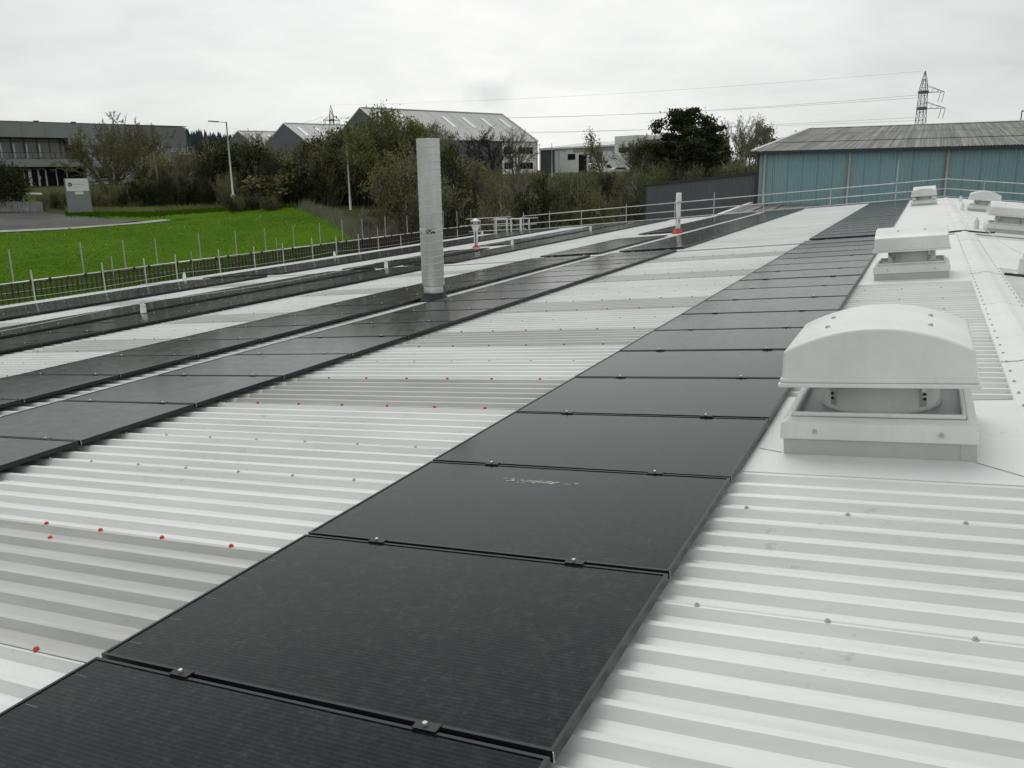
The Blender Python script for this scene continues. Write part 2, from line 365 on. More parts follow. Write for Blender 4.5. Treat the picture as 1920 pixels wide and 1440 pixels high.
def poly_sheet(name, pts, m, lift, step=1.0):
    """a patch of ground inside a polygon of (x,y), draped on the terrain"""
    pts = np.asarray(pts, float); x0, y0 = pts.min(0); x1, y1 = pts.max(0)
    xs = np.arange(x0, x1+step, step); ys = np.arange(y0, y1+step, step)
    import bmesh
    bm = bmesh.new(); vs = [bm.verts.new((p[0], p[1], 0)) for p in pts]; bm.faces.new(vs)
    for q in xs: bmesh.ops.bisect_plane(bm, geom=bm.verts[:]+bm.edges[:]+bm.faces[:], plane_co=(q, 0, 0), plane_no=(1, 0, 0))
    for q in ys: bmesh.ops.bisect_plane(bm, geom=bm.verts[:]+bm.edges[:]+bm.faces[:], plane_co=(0, q, 0), plane_no=(0, 1, 0))
    bmesh.ops.triangulate(bm, faces=bm.faces[:])
    for v in bm.verts: v.co.z = float(ground_z(v.co.x, v.co.y))+lift
    me = bpy.data.meshes.new(name); bm.to_mesh(me); bm.free(); me.materials.append(m)
    for p in me.polygons:
        p.use_smooth = True
    o = bpy.data.objects.new(name, me); COL.objects.link(o); return tag(o, kind='structure')
def azr(az, r): a = rad(az); return (-math.sin(a)*r, math.cos(a)*r)
LAWN = [azr(66, 44), azr(66, 74), azr(58, 74.5), azr(53, 74), azr(48.5, 77), azr(45, 82), azr(41, 88), azr(39.5, 89), azr(38, 84), azr(36.5, 74), azr(35.2, 64), azr(34.4, 56), azr(33.8, 50), azr(38, 46), azr(50, 43)]
lawn = poly_sheet('lawn', LAWN, M_LAWN, 0.04, 1.5)
LAWN2 = [azr(52.2, 86.5), azr(51.0, 82.5), azr(49.0, 78.5), azr(47.2, 79.5), azr(44, 82.5), azr(41, 87.2), azr(40.5, 91), azr(41.5, 94), azr(46, 93.5), azr(51, 94)]
poly_sheet('lawn', LAWN2, M_LAWN, 0.045, 1.5)
DRIVE = [azr(66, 74.2), azr(56.5, 74.2), azr(53, 74.6), azr(50.6, 76.6), azr(48.8, 79.6), azr(50.8, 81.5), azr(52.6, 86), azr(55, 92), azr(57.5, 94), azr(66, 93)]
drive = poly_sheet('driveway', DRIVE, M_TARMAC, 0.055, 2.0)
kb = MB()
edge = [azr(a, r) for a, r in ((62, 74.1), (56.5, 74.1), (53, 74.5), (50.5, 76), (49.2, 77.4), (47.6, 79.6))]
for (a, b_) in zip(edge[:-1], edge[1:]):
    a = np.array(a); b_ = np.array(b_); t = (b_-a)/np.linalg.norm(b_-a); nn = np.array([-t[1], t[0]])
    q = [a-nn*0.9, b_-nn*0.9, b_+nn*0.25, a+nn*0.25]
    for k, pts_ in enumerate([q]):
        V = [(p[0], p[1], float(ground_z(*p))+0.075) for p in pts_]; kb.quad(*V)
tag(kb.build('footpath', M_KERB), kind='structure')

# ------------------------------------------------------------------ our own building: roof of ribbed sheets
bld = empty('industrial_building', (0, 20, -9.5))
tag(bld, 'long low white industrial building whose ribbed metal roof fills the foreground', 'building')
def child(mb, name, mats, parent=bld, smooth=False, **kw):
    o = mb.build(name, mats, None, smooth, **kw); o.parent = parent
    o.matrix_parent_inverse = Matrix.Translation(-Vector(parent.location)) if parent is bld else Matrix.Identity(4)
    return o
PI_ = 0.1695; YB = 1.82; RIBC, RIBS, RIBH = 0.0155, 0.024, 0.036
def lapn(n): return YB+n*PI_
def sheet_mesh(F, s0, s1, n0, n1, dh, mb, endface=True):
    prof = []
    for n in range(n0, n1+1):
        yc = lapn(n)
        if n == n0: prof += [(yc-0.004, 0), (yc+RIBC, 0), (yc+RIBC+RIBS, -RIBH)]
        elif n == n1: prof += [(yc-RIBC-RIBS, -RIBH), (yc-RIBC, 0), (yc+0.010, 0)]
        else: prof += [(yc-RIBC-RIBS, -RIBH), (yc-RIBC, 0), (yc+RIBC, 0), (yc+RIBC+RIBS, -RIBH)]
    k = len(prof)
    V = [F(s0, y, -0.09+h+dh) for y, h in prof]+[F(s1, y, -0.09+h+dh) for y, h in prof]
    mb.add(V, [(i, i+1, k+i+1, k+i) for i in range(k-1)])
LANES = [(-2.95, -0.13), (-9.75, -6.9), (-16.5, -14.3)]
LIGHTS = [(0, 6), (22, 28), (38, 44), (54, 60), (76, 82), (98, 104), (-22, -16), (-44, -38)]
cuts = [-58, -50, -44, -38, -30, -22, -16, -10, -5, 0, 6, 12, 16, 22, 28, 33, 38, 44, 49, 54, 60, 65, 69, 76, 82, 87, 92, 98, 104, 110, 116]
cutsB = [116+6*i for i in range(0, 26)]
YSTEP = lapn(116)
BR = 0.012
def add_sheets(F, segs_metal, cl, dh, lights):
    for a, b_ in zip(cl[:-1], cl[1:]):
        alt = 0.0007*(a % 4 == 0)
        isl = lights and (a, b_) in LIGHTS
        if not isl:
            mb = MB(); sheet_mesh(F, segs_metal[0], segs_metal[1], a, b_, dh+alt, mb); child(mb, 'roof_sheet', M_ROOF)
        else:
            e = [segs_metal[0]]
            for l0, l1 in sorted(LANES): e += [l0, l1]
            e.append(segs_metal[1])
            for j in range(len(e)-1):
                mb = MB()
                if j % 2: sheet_mesh(F, e[j]-0.12, e[j+1]+0.06, a, b_, dh+0.004, mb); child(mb, 'rooflight_sheet', M_GRP2 if a in (0, 22, -22) and e[j] > -5 else M_GRP)
                else: sheet_mesh(F, e[j], e[j+1], a, b_, dh, mb); child(mb, 'roof_sheet', M_ROOF)
add_sheets(RF, (EAVE_S, RS-0.02), cuts, 0.0, True)
add_sheets(RF, (EAVE_S, RS-0.02), cutsB, BR, True)
add_sheets(RR, (0.02, 9.0), cuts, 0.0, False)
add_sheets(RR, (0.02, 9.0), cutsB, BR, False)
YEND = lapn(cutsB[-1]-0)
# step flashing across the slope
mb = MB()
for F, a, b_ in ((RF, EAVE_S, 3.1), (RR, 0.25, 9.0)):
    mb.add([F(a, YSTEP-0.05, -0.078), F(b_, YSTEP-0.05, -0.078), F(b_, YSTEP-0.05, -0.064), F(a, YSTEP-0.05, -0.064),
            F(a, YSTEP+0.16, -0.070), F(b_, YSTEP+0.16, -0.070)], [(0, 1, 2, 3), (3, 2, 5, 4)])
child(mb, 'step_flashing', M_CAP)
mb = MB(); mb.tube([RF(-22.4, YSTEP-0.085, -0.078), RF(-0.1, YSTEP-0.085, -0.078)], 0.016, 6); child(mb, 'roof_conduit', M_VENTD)
# ridge cap in overlapping lengths
yr = Y0; i = 0
CW = 0.215
while yr < YEND:
    ye = min(yr+3.05, YEND+0.05); mb = MB(); dh = 0.002*(i % 2)
    pr = []
    for F, ss, sg in ((RF, RS, -1),):
        pr = [F(RS-CW-0.006, 0, -0.103+dh), F(RS-CW, 0, -0.083+dh), F(RS-0.10, 0, -0.076+dh), F(RS-0.03, 0, -0.060+dh)]
    pr += [RR(0.03, 0, -0.060+dh), RR(0.10, 0, -0.076+dh), RR(CW, 0, -0.083+dh), RR(CW+0.006, 0, -0.103+dh)]
    k = len(pr); V = [(p[0], yr, p[2]) for p in pr]+[(p[0], ye, p[2]) for p in pr]
    mb.add(V, [(q, q+1, k+q+1, k+q) for q in range(k-1)]); child(mb, 'ridge_cap', M_CAP)
    mb = MB(); V = [(p[0], ye-0.004, p[2]+0.0035) for p in pr]+[(p[0], ye+0.006, p[2]+0.0035) for p in pr]
    mb.add(V, [(q, q+1, k+q+1, k+q) for q in range(k-1)]); child(mb, 'cap_joint_strip', M_LAP)  # narrow darker grey strip laid over each cap joint
    yr = ye; i += 1
# dark foam fillers under the ridge cap edge, one in every trough
mb = MB()
for n in range(-58, 266):
    for F, s in ((RF, RS-CW+0.012), (RR, CW-0.012)):
        yc = lapn(n)+PI_/2
        p = F(s, yc, -0.103); mb.obox(p, (0, 1, 0), PI_/2-RIBC-0.012, S_ if F is RF else SR, 0.004, N_, 0.0125)
tag(child(mb, 'foam_filler', M_BLACK), kind='stuff')
# flat aprons welded round the rooflight vents
def apron(F, s0, s1, y0, y1, h=-0.084):
    mb = MB(); n = N_ if F is RF else NR
    V = [F(s0, y0, h), F(s1, y0, h), F(s1, y1, h), F(s0, y1, h)]; W_ = [np.array(v)-n*0.05 for v in V]
    mb.add(V+W_, [(0, 1, 2, 3), (0, 4, 5, 1), (1, 5, 6, 2), (2, 6, 7, 3), (3, 7, 4, 0)])
    return child(mb, 'flat_apron_sheet', M_CAP)
apron(RF, 1.70, RS-CW+0.03, 4.38, 6.05); apron(RF, 1.70, RS-CW+0.03, 12.55, 21.35); apron(RF, 1.70, RS-CW+0.03, 22.0, 46.5, -0.072)
for a_, b_ in (((2.87, 4.70), (3.16, 4.42)), ((1.915, 4.735), (1.78, 4.80)), ((2.90, 6.03), (3.12, 6.06))):
    mb = MB(); mb.tube([RF(a_[0], a_[1], -.082), RF(b_[0], b_[1], -.082)], .0028, 5); child(mb, 'sealed_seam', M_VENTD)
apron(RR, CW-0.03, 3.4, 14.3, 20.6); apron(RR, CW-0.03, 2.4, 21.9, 46.5, -0.072)
# screws
scr = MB(); red = MB(); rng = random.Random(3)
def screw(mb, p, n, r, h, flange=True):
    n = np.array(n); a = np.array([0, 1.0, 0]); b_ = np.cross(n, a); k = 7 if np.hypot(p[0], p[1]) < 14 else 5
    def ring(rr, hh): return [p+n*hh+rr*(math.cos(2*math.pi*i/k)*a+math.sin(2*math.pi*i/k)*b_) for i in range(k)]
    if flange: V = ring(r*1.55, 0)+ring(r*1.5, h*0.3)+ring(r*0.9, h*0.34)+ring(r*0.8, h)
    else: V = ring(r*1.15, 0)+ring(r*1.25, h*0.35)+ring(r*1.05, h*0.8)+ring(r*0.5, h*1.05)
    F = [(q*k+i, q*k+(i+1) % k, (q+1)*k+(i+1) % k, (q+1)*k+i) for q in range(3) for i in range(k)]+[tuple(3*k+i for i in range(k))]
    mb.add(V, F)
allc = sorted(set(cuts+cutsB))
lset = {}
for a, b_ in LIGHTS: lset[a] = lset[b_] = 1
for n in allc:
    y = lapn(n); dh = BR if n > 116 else 0
    for j in range(-49, 8):
        s = -0.40+0.457*j+rng.uniform(-.012, .012)
        if s < EAVE_S+0.1 or s > RS-0.3: continue
        if 1.82 < s and (4.2 < y < 6.2 or y > 12.3): continue
        inlane = n in lset and any(l0-0.1 < s < l1+0.15 for l0, l1 in LANES)
        if inlane and (s > -4 or rng.random() < 0.55) and y < 22: screw(red, RF(s, y+0.002, -0.088+dh), N_, 0.0098, 0.015, False)
        else: screw(scr, RF(s, y, -0.089+dh), N_, 0.0078, 0.010)
    for j in range(0, 16):
        s = 0.5+0.457*j
        if (y > 12 and s < 3.4): continue
        screw(scr, RR(s, y, -0.089+dh), NR, 0.0078, 0.010)
for n in range(-40, 116, 2):          # ridge cap fixings
    y = lapn(n)
    screw(scr, RF(RS-CW+0.035, y, -0.082), N_, 0.009, 0.013); screw(scr, RR(CW-0.035, y, -0.082), NR, 0.009, 0.013)
screw(red, RF(-1.53, 2.69, -0.09), N_, 0.0098, 0.015, False)
tag(child(scr, 'roof_screws', M_SCREW), kind='stuff'); tag(child(red, 'screw_caps', M_RED), kind='stuff')
# walls, gutter, verge
w = MB(); zr = RIDGE[2]-0.15; XR = RR(9.0, 0)[0]
w.add([(XE+.15, Y0, -9.6), (XE+.15, YEND, -9.6), (XE+.15, YEND, RF(EAVE_S, 0)[2]-.16), (XE+.15, Y0, RF(EAVE_S, 0)[2]-.16)], [(0, 1, 2, 3)])
for y in (Y0+0.1, YEND-0.1):
    w.add([(XE+.15, y, -9.6), (XR, y, -9.6), (XR, y, RR(9.0, 0)[2]-.16), (RIDGE[0], y, zr), (XE+.15, y, RF(EAVE_S, 0)[2]-.16)], [(0, 1, 2, 3, 4)])
w.add([(XR, Y0, -9.6), (XR, YEND, -9.6), (XR, YEND, RR(9.0, 0)[2]-.16), (XR, Y0, RR(9.0, 0)[2]-.16)], [(0, 1, 2, 3)])
child(w, 'wall', M_WALLOWN)
v = MB()
for F, a, b_ in ((RF, EAVE_S, RS-CW), (RR, CW, 9.0)):
    v.add([F(a, YEND-0.14, -0.068), F(b_, YEND-0.14, -0.068), F(b_, YEND+0.07, -0.068), F(a, YEND+0.07, -0.068), F(b_, YEND+0.07, -0.26), F(a, YEND+0.07, -0.26),
           F(a, YEND-0.14, -0.11), F(b_, YEND-0.14, -0.11)], [(0, 1, 2, 3), (3, 2, 4, 5), (6, 7, 1, 0)])
child(v, 'verge_flashing', M_CAP)
gt = MB(); e0 = RF(EAVE_S, 0, -0.1)
gt.box(e0[0]-0.16, e0[0]+0.03, Y0, YEND, e0[2]-0.16, e0[2]-0.035); child(gt, 'gutter', M_VENTG)

# ------------------------------------------------------------------ solar panels
PL, PW, PP = 1.762, 1.134, 1.154
pt = empty('solar_panel')
fr = MB(); l = 0.012
fr.box(0, PL, 0, l, 0, .035); fr.box(0, PL, PW-l, PW, 0, .035); fr.box(0, l, l, PW-l, 0, .035); fr.box(PL-l, PL, l, PW-l, 0, .035)
fro = fr.build('frame', M_FRAME, pt)
gl = MB(); gl.box(l, PL-l, l, PW-l, .025, .0315); gl.build('glass', M_GLASS, pt)
for sx in (0.41, 1.375):
    c = MB(); c.box(sx-.04, sx+.04, -.030, .008, .0352, .0385); c.box(sx-.04, sx+.04, -.0145, -.0055, .0, .0352); co = c.build('clamp', M_CLAMP, pt)
    b_ = MB(); b_.lathe([(.0085, .0387), (.0085, .0475), (.005, .0495)], (sx-0.006, -.010, 0), 8); b_.build('bolt', M_STEEL, co)
    r_ = MB(); r_.box(sx-.02, sx+.02, -.20, .18, -.032, -.0005); r_.build('mounting_rail', M_STEEL, pt)
ct = MB(); ct.box(PL+.0003, PL+.0025, -.0035, .0005, 0.001, .034); ct.build('corner_trim', M_STEEL, pt)
ct = MB()
for k in range(6): ct.box(.028, .085, 0.10+k*.1855, 0.1022+k*.1855, .0316, .0319)
ct.build('cell_ribbon', mat('cell_ribbon', (0.16, 0.17, 0.17), 0.4), pt)
tag(pt, 'x', 'solar panel')
ORD = 'first second third fourth fifth sixth seventh eighth ninth tenth eleventh twelfth thirteenth fourteenth fifteenth sixteenth seventeenth eighteenth nineteenth twentieth'.split()
def od(k): return ORD[k-1] if k <= 20 else ('twenty-'+ORD[k-21])
ROWS = [(0.0, -1, None, 'row beside the ridge'), (-4.885, 0, None, 'second row from the ridge'), (-7.235, 1, 'brk', 'third row from the ridge'),
        (-11.845, 4, None, 'fourth row from the ridge'), (-14.175, 5, 'brk', 'fifth row from the ridge'),
        (-18.42, 7, None, 'sixth row from the ridge'), (-20.20, 8, None, 'lowest row by the eave')]
first = True
def put_panel(F, s, y, h, S, N, label, group):
    global first
    o = pt if first else copy_tree(pt)
    first = False
    jr = rng.uniform(-.0025, .0025)
    N2 = np.array(N)+jr*np.array([0, 1, 0])+rng.uniform(-.002, .002)*np.array(S); N2 /= np.linalg.norm(N2)
    Y = np.cross(N2, S); X = np.cross(Y, N2)
    o.matrix_world = frame_mat(F(s, y, h-0.035), X, Y, N2)
    tag(o, label, 'solar panel', group); return o
YB0 = 22.06
for (s, k0, brk, nm) in ROWS:
    cnt = 0
    for k in range(k0, 17):
        cnt += 1; y = 1.79+k*PP
        put_panel(RF, s, y+0.01, 0, S_, N_, 'solar panel in the %s, %s from the near end' % (nm, od(cnt)), 'black solar panels on the near half of the roof')
    cnt = 0
    for k in range(21):
        y = YB0+k*PP
        if brk and 30.0 < y+PW and y < 31.1: continue
        cnt += 1
        put_panel(RF, s, y+0.01, 0.004, S_, N_, 'solar panel past the roof step, %s, %s beyond it' % (nm, od(cnt)), 'black solar panels past the step in the roof')
for k in range(11):
    put_panel(RR, 2.45, 34.0+k*PP, 0.004, SR, NR, 'solar panel on the slope right of the ridge, %s from the near end' % od(k+1), 'black solar panels right of the ridge')

for o in [q for q in COL.objects if q.get('label', '').startswith('solar panel in the row beside the ridge, third from')]:
    mb = MB(); rs_ = random.Random(8)
    for i in range(70):
        u = rs_.gauss(0, 1); x = .80+.10*u; y = .905+.012*rs_.gauss(0, 1)-.02*u*.1; r_ = rs_.uniform(.0015, .006)
        mb.obox((x, y, .0322), (1, rs_.uniform(-.4, .4), 0), r_*rs_.uniform(1, 3), (0, 1, 0), r_*.8, (0, 0, 1), .0003)
    mb.build('dried_splash', mat('dried_splash', (.42, .42, .38), .7), o)
    mb = MB(); mb.lathe([(.016, .032), (.012, .036), (.003, .037)], (.86, .90, 0), 10); mb.build('bird_dropping', mat('grey_dropping', (.30, .30, .27), .8), o)
# ------------------------------------------------------------------ roof vents
def soften(o, w=0.012, seg=3, ang=35):
    m = o.modifiers.new('b', 'BEVEL'); m.width = w; m.segments = seg; m.limit_method = 'ANGLE'; m.angle_limit = rad(ang)
    o.data.polygons.foreach_set('use_smooth', [True]*len(o.data.polygons))
    m2 = o.modifiers.new('n', 'WEIGHTED_NORMAL'); m2.keep_sharp = False
def make_vent():
    t = empty('roof_vent')
    c = MB(); H = .4725; q = c.box(-H, H, -H, H, 0, .150); o = c.build('curb', M_VENTG, t); soften(o, .006, 2)
    c = MB(); c.box(.405, H+.004, -H-.004, -H-.001, .005, .149); o2 = c.build('corner_plate', M_VENTG, t)
    b_ = MB(); b_.obox((.437, -H-.006, .06), (1, 0, 0), .006, (0, 1, 0), .003, (0, 0, 1), .006); b_.build('rivet', M_STEEL, o2)
    c = MB(); h1, h2, h3 = .488, .482, .445
    ring = lambda h, z: [(-h, -h, z), (h, -h, z), (h, h, z), (-h, h, z)]
    V = ring(h1, .150)+ring(h2, .243)+ring(h3, .268)+ring(.43, .268)+ring(.425, .250)+ring(.40, .250)+ring(h1-.01, .150)
    F = []
    for L in range(5):
        for k in range(4): F.append((L*4+k, L*4+(k+1) % 4, (L+1)*4+(k+1) % 4, (L+1)*4+k))
    F.append((20, 21, 22, 23)); F += [(k, (k+1) % 4, 24+(k+1) % 4, 24+k)[::-1] for k in range(4)]; F.append((24, 27, 26, 25))
    c.add(V, F); o = c.build('skirt', M_VENT, t); soften(o, .008, 2)
    for (x, y, ax) in ((-.305, -h1+.002, 1), (.315, -h1+.002, 1), (-h1+.002, -.3, 0), (-h1+.002, .3, 0), (h1-.002, -.3, 0)):
        b_ = MB(); rr = .012
        if ax: b_.tube([(x, y+.003, .198), (x, y-.008, .198)], rr, 10)
        else: b_.tube([(x+.003, y, .198), (x-.008, y, .198)], rr, 10)
        b_.build('screw_head', M_SCREW, o)
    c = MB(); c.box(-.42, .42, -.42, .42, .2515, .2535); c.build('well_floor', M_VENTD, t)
    # clear moulded upstand on the well
    c = MB()
    for (x0, x1, y0, y1) in ((-.428, .428, -.428, -.408), (-.428, .428, .408, .428), (-.428, -.408, -.408, .408), (.408, .428, -.408, .408)):
        c.box(x0, x1, y0, y1, .266, .292)
    o = c.build('inner_kerb', M_VENT, t); soften(o, .006, 2)
    c = MB(); prof = [(.315, .252), (.322, .262), (.312, .275), (.305, .47)]; c.lathe(prof, (0, 0, 0), 40); o = c.build('drum', M_VENT, t, True)
    for a in (-136, -44, 44, 136):
        ca, sa = math.cos(rad(a)), math.sin(rad(a)); p = np.array([.316*ca, .316*sa, .36])
        b_ = MB(); b_.obox(p, (-sa, ca, 0), .017, (ca, sa, 0), .008, (0, 0, 1), .075); br = b_.build('bracket', M_STEEL, t)
        for zq in (.325, .352):
            b2 = MB(); q = np.array([.324*ca, .324*sa, zq]); b2.tube([q, q+np.array([ca, sa, 0])*.008], .008, 8); b2.build('bolt', M_BLACK, br)
    # hood with arched top
    R0_, n = .47, 22
    def prof_(hw, z0, zs, rise):
        P = [(-hw-.012, z0), (-hw, zs)]
        for i in range(1, n):
            u = -1+2*i/n; P.append((hw*u, zs+rise*(1-u*u)))
        P += [(hw, zs), (hw+.012, z0)]
        return P
    c = MB(); rows = [(-.485, 0.0), (-.472, -0.001), (.472, -0.001), (.485, 0.0)]
    P = prof_(.462, .49, .640, .118); k = len(P)
    V = []
    for yy, ins in ((-.476, 0), (.476, 0)):
        for (x, z) in P:
            lean = .014*max(0, (z-.49))/.2; V.append((x, yy-math.copysign(lean, yy), z))
    F = [(i, i+1, k+i+1, k+i)[::-1] for i in range(k-1)]+[tuple(range(k)), tuple(reversed(range(k, 2*k)))]
    c.add(V, F); o = c.build('hood', M_VENT, t)
    soften(o, .018, 4, 30)
    c = MB(); c.box(-.492, .492, -.494, .494, .4445, .468); c.box(-.482, .482, -.484, .484, .468, .4945)
    lip = c.build('rim', M_VENT, o); soften(lip, .008, 3)
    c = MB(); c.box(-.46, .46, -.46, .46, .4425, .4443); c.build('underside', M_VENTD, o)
    for (x, y) in ((-.26, -.17), (.26, -.17), (-.26, .17), (.26, .17)):
        z = .640+.118*(1-(x/.462)**2)
        b_ = MB(); b_.lathe([(.014, z-.002), (.013, z+.006), (.007, z+.011)], (x, y, 0), 10); b_.build('cap_screw', M_SCREW, o)
    return t
VT = make_vent(); vfirst = True
def put_vent(F, s, y, rot, label, h=-0.144):
    global vfirst
    o = VT if vfirst else copy_tree(VT); vfirst = False
    S = S_ if F is RF else SR; N = N_ if F is RF else NR
    m = frame_mat(F(s, y, h), S, (0, 1, 0), N)
    if rot: m = m @ Matrix.Rotation(rad(90), 4, 'Z')
    o.matrix_world = m; tag(o, label, 'roof vent', 'white hooded roof vents along the ridge'); return o
put_vent(RF, 2.40, 5.19, 0, 'large white roof vent with arched hood nearest the camera, beside the ridge')
put_vent(RF, 2.42, 13.49, 1, 'white roof vent with its hood turned sideways, second along the ridge')
put_vent(RF, 2.42, 39.6, 0, 'small far white roof vent with arched end, left of the ridge')
put_vent(RF, 2.42, 43.6, 1, 'white roof vent just behind the far arched one, hood turned sideways')
put_vent(RR, 0.93, 23.1, 1, 'white roof vent right of the ridge with hood cut by the picture edge')
put_vent(RR, 0.93, 34.0, 0, 'white roof vent with arched end right of the ridge, behind the sideways one')

# ------------------------------------------------------------------ tall galvanised duct
def up_pipe(name, s, y, h0): return RF(s, y, h0)
b0 = RF(-5.35, 13.05, -0.09)
du = empty('exhaust_duct', b0); tag(du, 'tall galvanised spiral duct standing between two rows of solar panels', 'exhaust duct')
c = MB(); c.lathe([(.172, .02), (.172, .36)], (0, 0, 0), 40); c.build('lower_pipe', M_DUCT, du, True)
c = MB(); c.lathe([(.195, .26), (.200, .272), (.200, 2.765), (.203, 2.775), (.203, 2.785), (.193, 2.785), (.193, 2.3)], (0, 0, 0), 48); o = c.build('upper_pipe', M_DUCT, du); 
for p in o.data.polygons: p.use_smooth = len(p.vertices) == 4
c = MB(); tt = np.linspace(0, (2.5/.124)*2*math.pi, 900)
pts_ = [(.2005*math.cos(t), .2005*math.sin(t), .30+t/(2*math.pi)*.124) for t in tt if .30+t/(2*math.pi)*.124 < 2.77]
c.tube(pts_, .0075, 5); c.build('spiral_seam', M_GALV, du)
c = MB(); c.lathe([(.201, 1.205), (.2035, 1.21), (.2035, 1.27), (.201, 1.275)], (0, 0, 0), 48); c.build('joint_band', M_GALV, du, True)
c = MB(); rs_ = random.Random(5)
cdir = -math.pi/2+0.45
for i in range(16):
    a0 = cdir-.02+rs_.uniform(-.32, .42); z = 1.235+rs_.uniform(-.045, .045)
    p = np.array([.2045*math.cos(a0), .2045*math.sin(a0), z]); w_ = rs_.uniform(.008, .026)
    c.obox(p, (-math.sin(a0), math.cos(a0), rs_.uniform(-.7, .7)), w_, (math.cos(a0), math.sin(a0), 0), .0012, (0, 0, 1), rs_.uniform(.004, .011))
c.build('tape_residue', M_STAIN, du)
c = MB(); c.lathe([(.34, -.015), (.335, .012), (.27, .03), (.215, .075), (.20, .12), (.175, .135)], (0, 0, 0), 32); c.build('rubber_boot', M_RUBBER, du, True)
# slim flue with red boot
f0 = RF(-5.55, 30.62, -0.09)
fl = empty('flue_pipe', f0); tag(fl, 'slim silver flue pipe with red rubber boot and tapered top', 'flue')
c = MB(); c.lathe([(.085, 0), (.085, 1.14)], (0, 0, 0), 24); c.build('pipe', M_STEEL, fl, True)
c = MB(); c.lathe([(.098, 1.12), (.105, 1.15), (.105, 1.17), (.085, 1.45), (.07, 1.455)], (0, 0, 0), 24); c.build('tapered_cowl', M_WHITEP, fl, True)
c = MB(); c.lathe([(.21, -.02), (.205, .02), (.15, .10), (.10, .17), (.09, .18)], (0, 0, 0), 20); c.build('red_boot', M_RED, fl, True)
f0 = RF(-13.85, 30.6, -0.09)
fl = empty('flue_pipe', f0); tag(fl, 'short silver flue with conical rain hat and red base near the eave', 'flue')
c = MB(); c.lathe([(.085, 0), (.085, .72)], (0, 0, 0), 20); c.build('pipe', M_DUCT, fl, True)
for k_ in range(5):
    a_ = -1.2+.0*k_; c = MB(); p = np.array([.087*math.cos(a_), .087*math.sin(a_), .12+.12*k_]); c.obox(p, (-math.sin(a_), math.cos(a_), 0), .028, (math.cos(a_), math.sin(a_), 0), .003, (0, 0, 1), .05); c.build('rust_patch', M_STAIN, fl)
c = MB(); c.lathe([(.09, .70), (.155, .84), (.165, .93), (.150, .95)], (0, 0, 0), 20); c.build('collar', M_DUCT, fl, True)
c = MB(); c.lathe([(.13, .95), (.10, 1.08)], (0, 0, 0), 16); c.build('throat', M_VENTD, fl, True)
c = MB(); c.lathe([(.22, 1.08), (.215, 1.095), (.02, 1.20)], (0, 0, 0), 24); c.build('rain_hat', M_GALV, fl, True)
c = MB(); c.lathe([(.17, -.02), (.15, .05), (.10, .11), (.09, .115)], (0, 0, 0), 16); c.build('red_boot', M_RED, fl, True)

# ------------------------------------------------------------------ fall arrest posts and lifelines
def make_anchor():
    t = empty('anchor_post')
    c = MB(); c.box(-.11, .11, -.11, .11, -.035, .012); o = c.build('base_plate', M_WHITEP, t)
    c = MB(); c.lathe([(.055, .012), (.060, .03), (.060, .15), (.048, .175), (.048, .185), (.058, .19), (.055, .225), (.022, .235), (.02, .27)], (0, 0, 0), 18); c.build('post', M_WHITEP, t, True)
    c = MB(); c.box(-.014, .014, -.05, .05, .262, .285); c.build('cable_bracket', M_STEEL, t)
    return t
AN = make_anchor(); af = True; lines = {'mid': [], 'eave': [], 'right': []}
def put_anchor(F, s, y, label, key):
    global af
    o = AN if af else copy_tree(AN); af = False
    o.matrix_world = Matrix.Translation(Vector(F(s, y, -0.09))); lines[key].append(F(s, y, -0.09)+np.array([0, 0, .275]))
    tag(o, label, 'anchor post', 'white fall-arrest posts on the roof')
for y, w_ in ((3.6, 'nearest of the line'), (12.5, 'second of the line'), (21.55, 'third, at the roof step'), (30.4, 'fourth, by the short flue'), (39.2, 'farthest of the line')):
    put_anchor(RF, -12.12, y, 'white anchor post between fourth and fifth panel rows, '+w_, 'mid')
for y, w_ in ((4.8, 'nearest'), (13.8, 'second'), (22.7, 'third, at the roof step'), (31.6, 'fourth'), (40.4, 'fifth'), (46.2, 'farthest, by the ladder gate')):
    put_anchor(RF, -21.75, y, 'white anchor post along the left eave, '+w_, 'eave')
for s, y, w_ in ((.47, 13.75, 'nearest, at the right picture edge'), (.30, 23.4, 'second, beside the sideways vent'), (.30, 33.4, 'third'), (.49, 42.5, 'farthest')):
    put_anchor(RR, s, y, 'white anchor post right of the ridge, '+w_, 'right')
for key, nm in (('mid', 'between the middle panel rows'), ('eave', 'along the left eave'), ('right', 'sagging beside the ridge on the right')):
    pts_ = []; L = lines[key]
    for a, b_ in zip(L[:-1], L[1:]):
        for t in np.linspace(0, 1, 14)[:-1]:
            p = a*(1-t)+b_*t; p = p-np.array([0, 0, .10*4*t*(1-t)]); pts_.append(p)
    pts_.append(L[-1]); c = MB(); c.tube(pts_, .005, 5)
    tag(c.build('lifeline_cable', M_STEEL), 'thin steel lifeline cable strung through white posts '+nm, 'cable', 'steel lifeline cables')
c = MB(); c.tube([RF(2.92, 21.95, -0.05), RF(3.2, 21.95, -0.055), RF(RS, 21.95, -0.035), RR(.2, 21.93, -.055), RR(.45, 21.95, -.06), RR(.62, 22.3, -.06)], .018, 8)
tag(c.build('power_cable', M_RUBBER), 'black cable humped over the ridge between two white vents', 'cable')
c = MB(); c.tube([RR(.23, 13.45, -0.075), RR(3.0, 13.45, -0.075)], .018, 8)
tag(c.build('power_cable', M_RUBBER), 'short dark cable lying right of the ridge at the picture edge', 'cable')

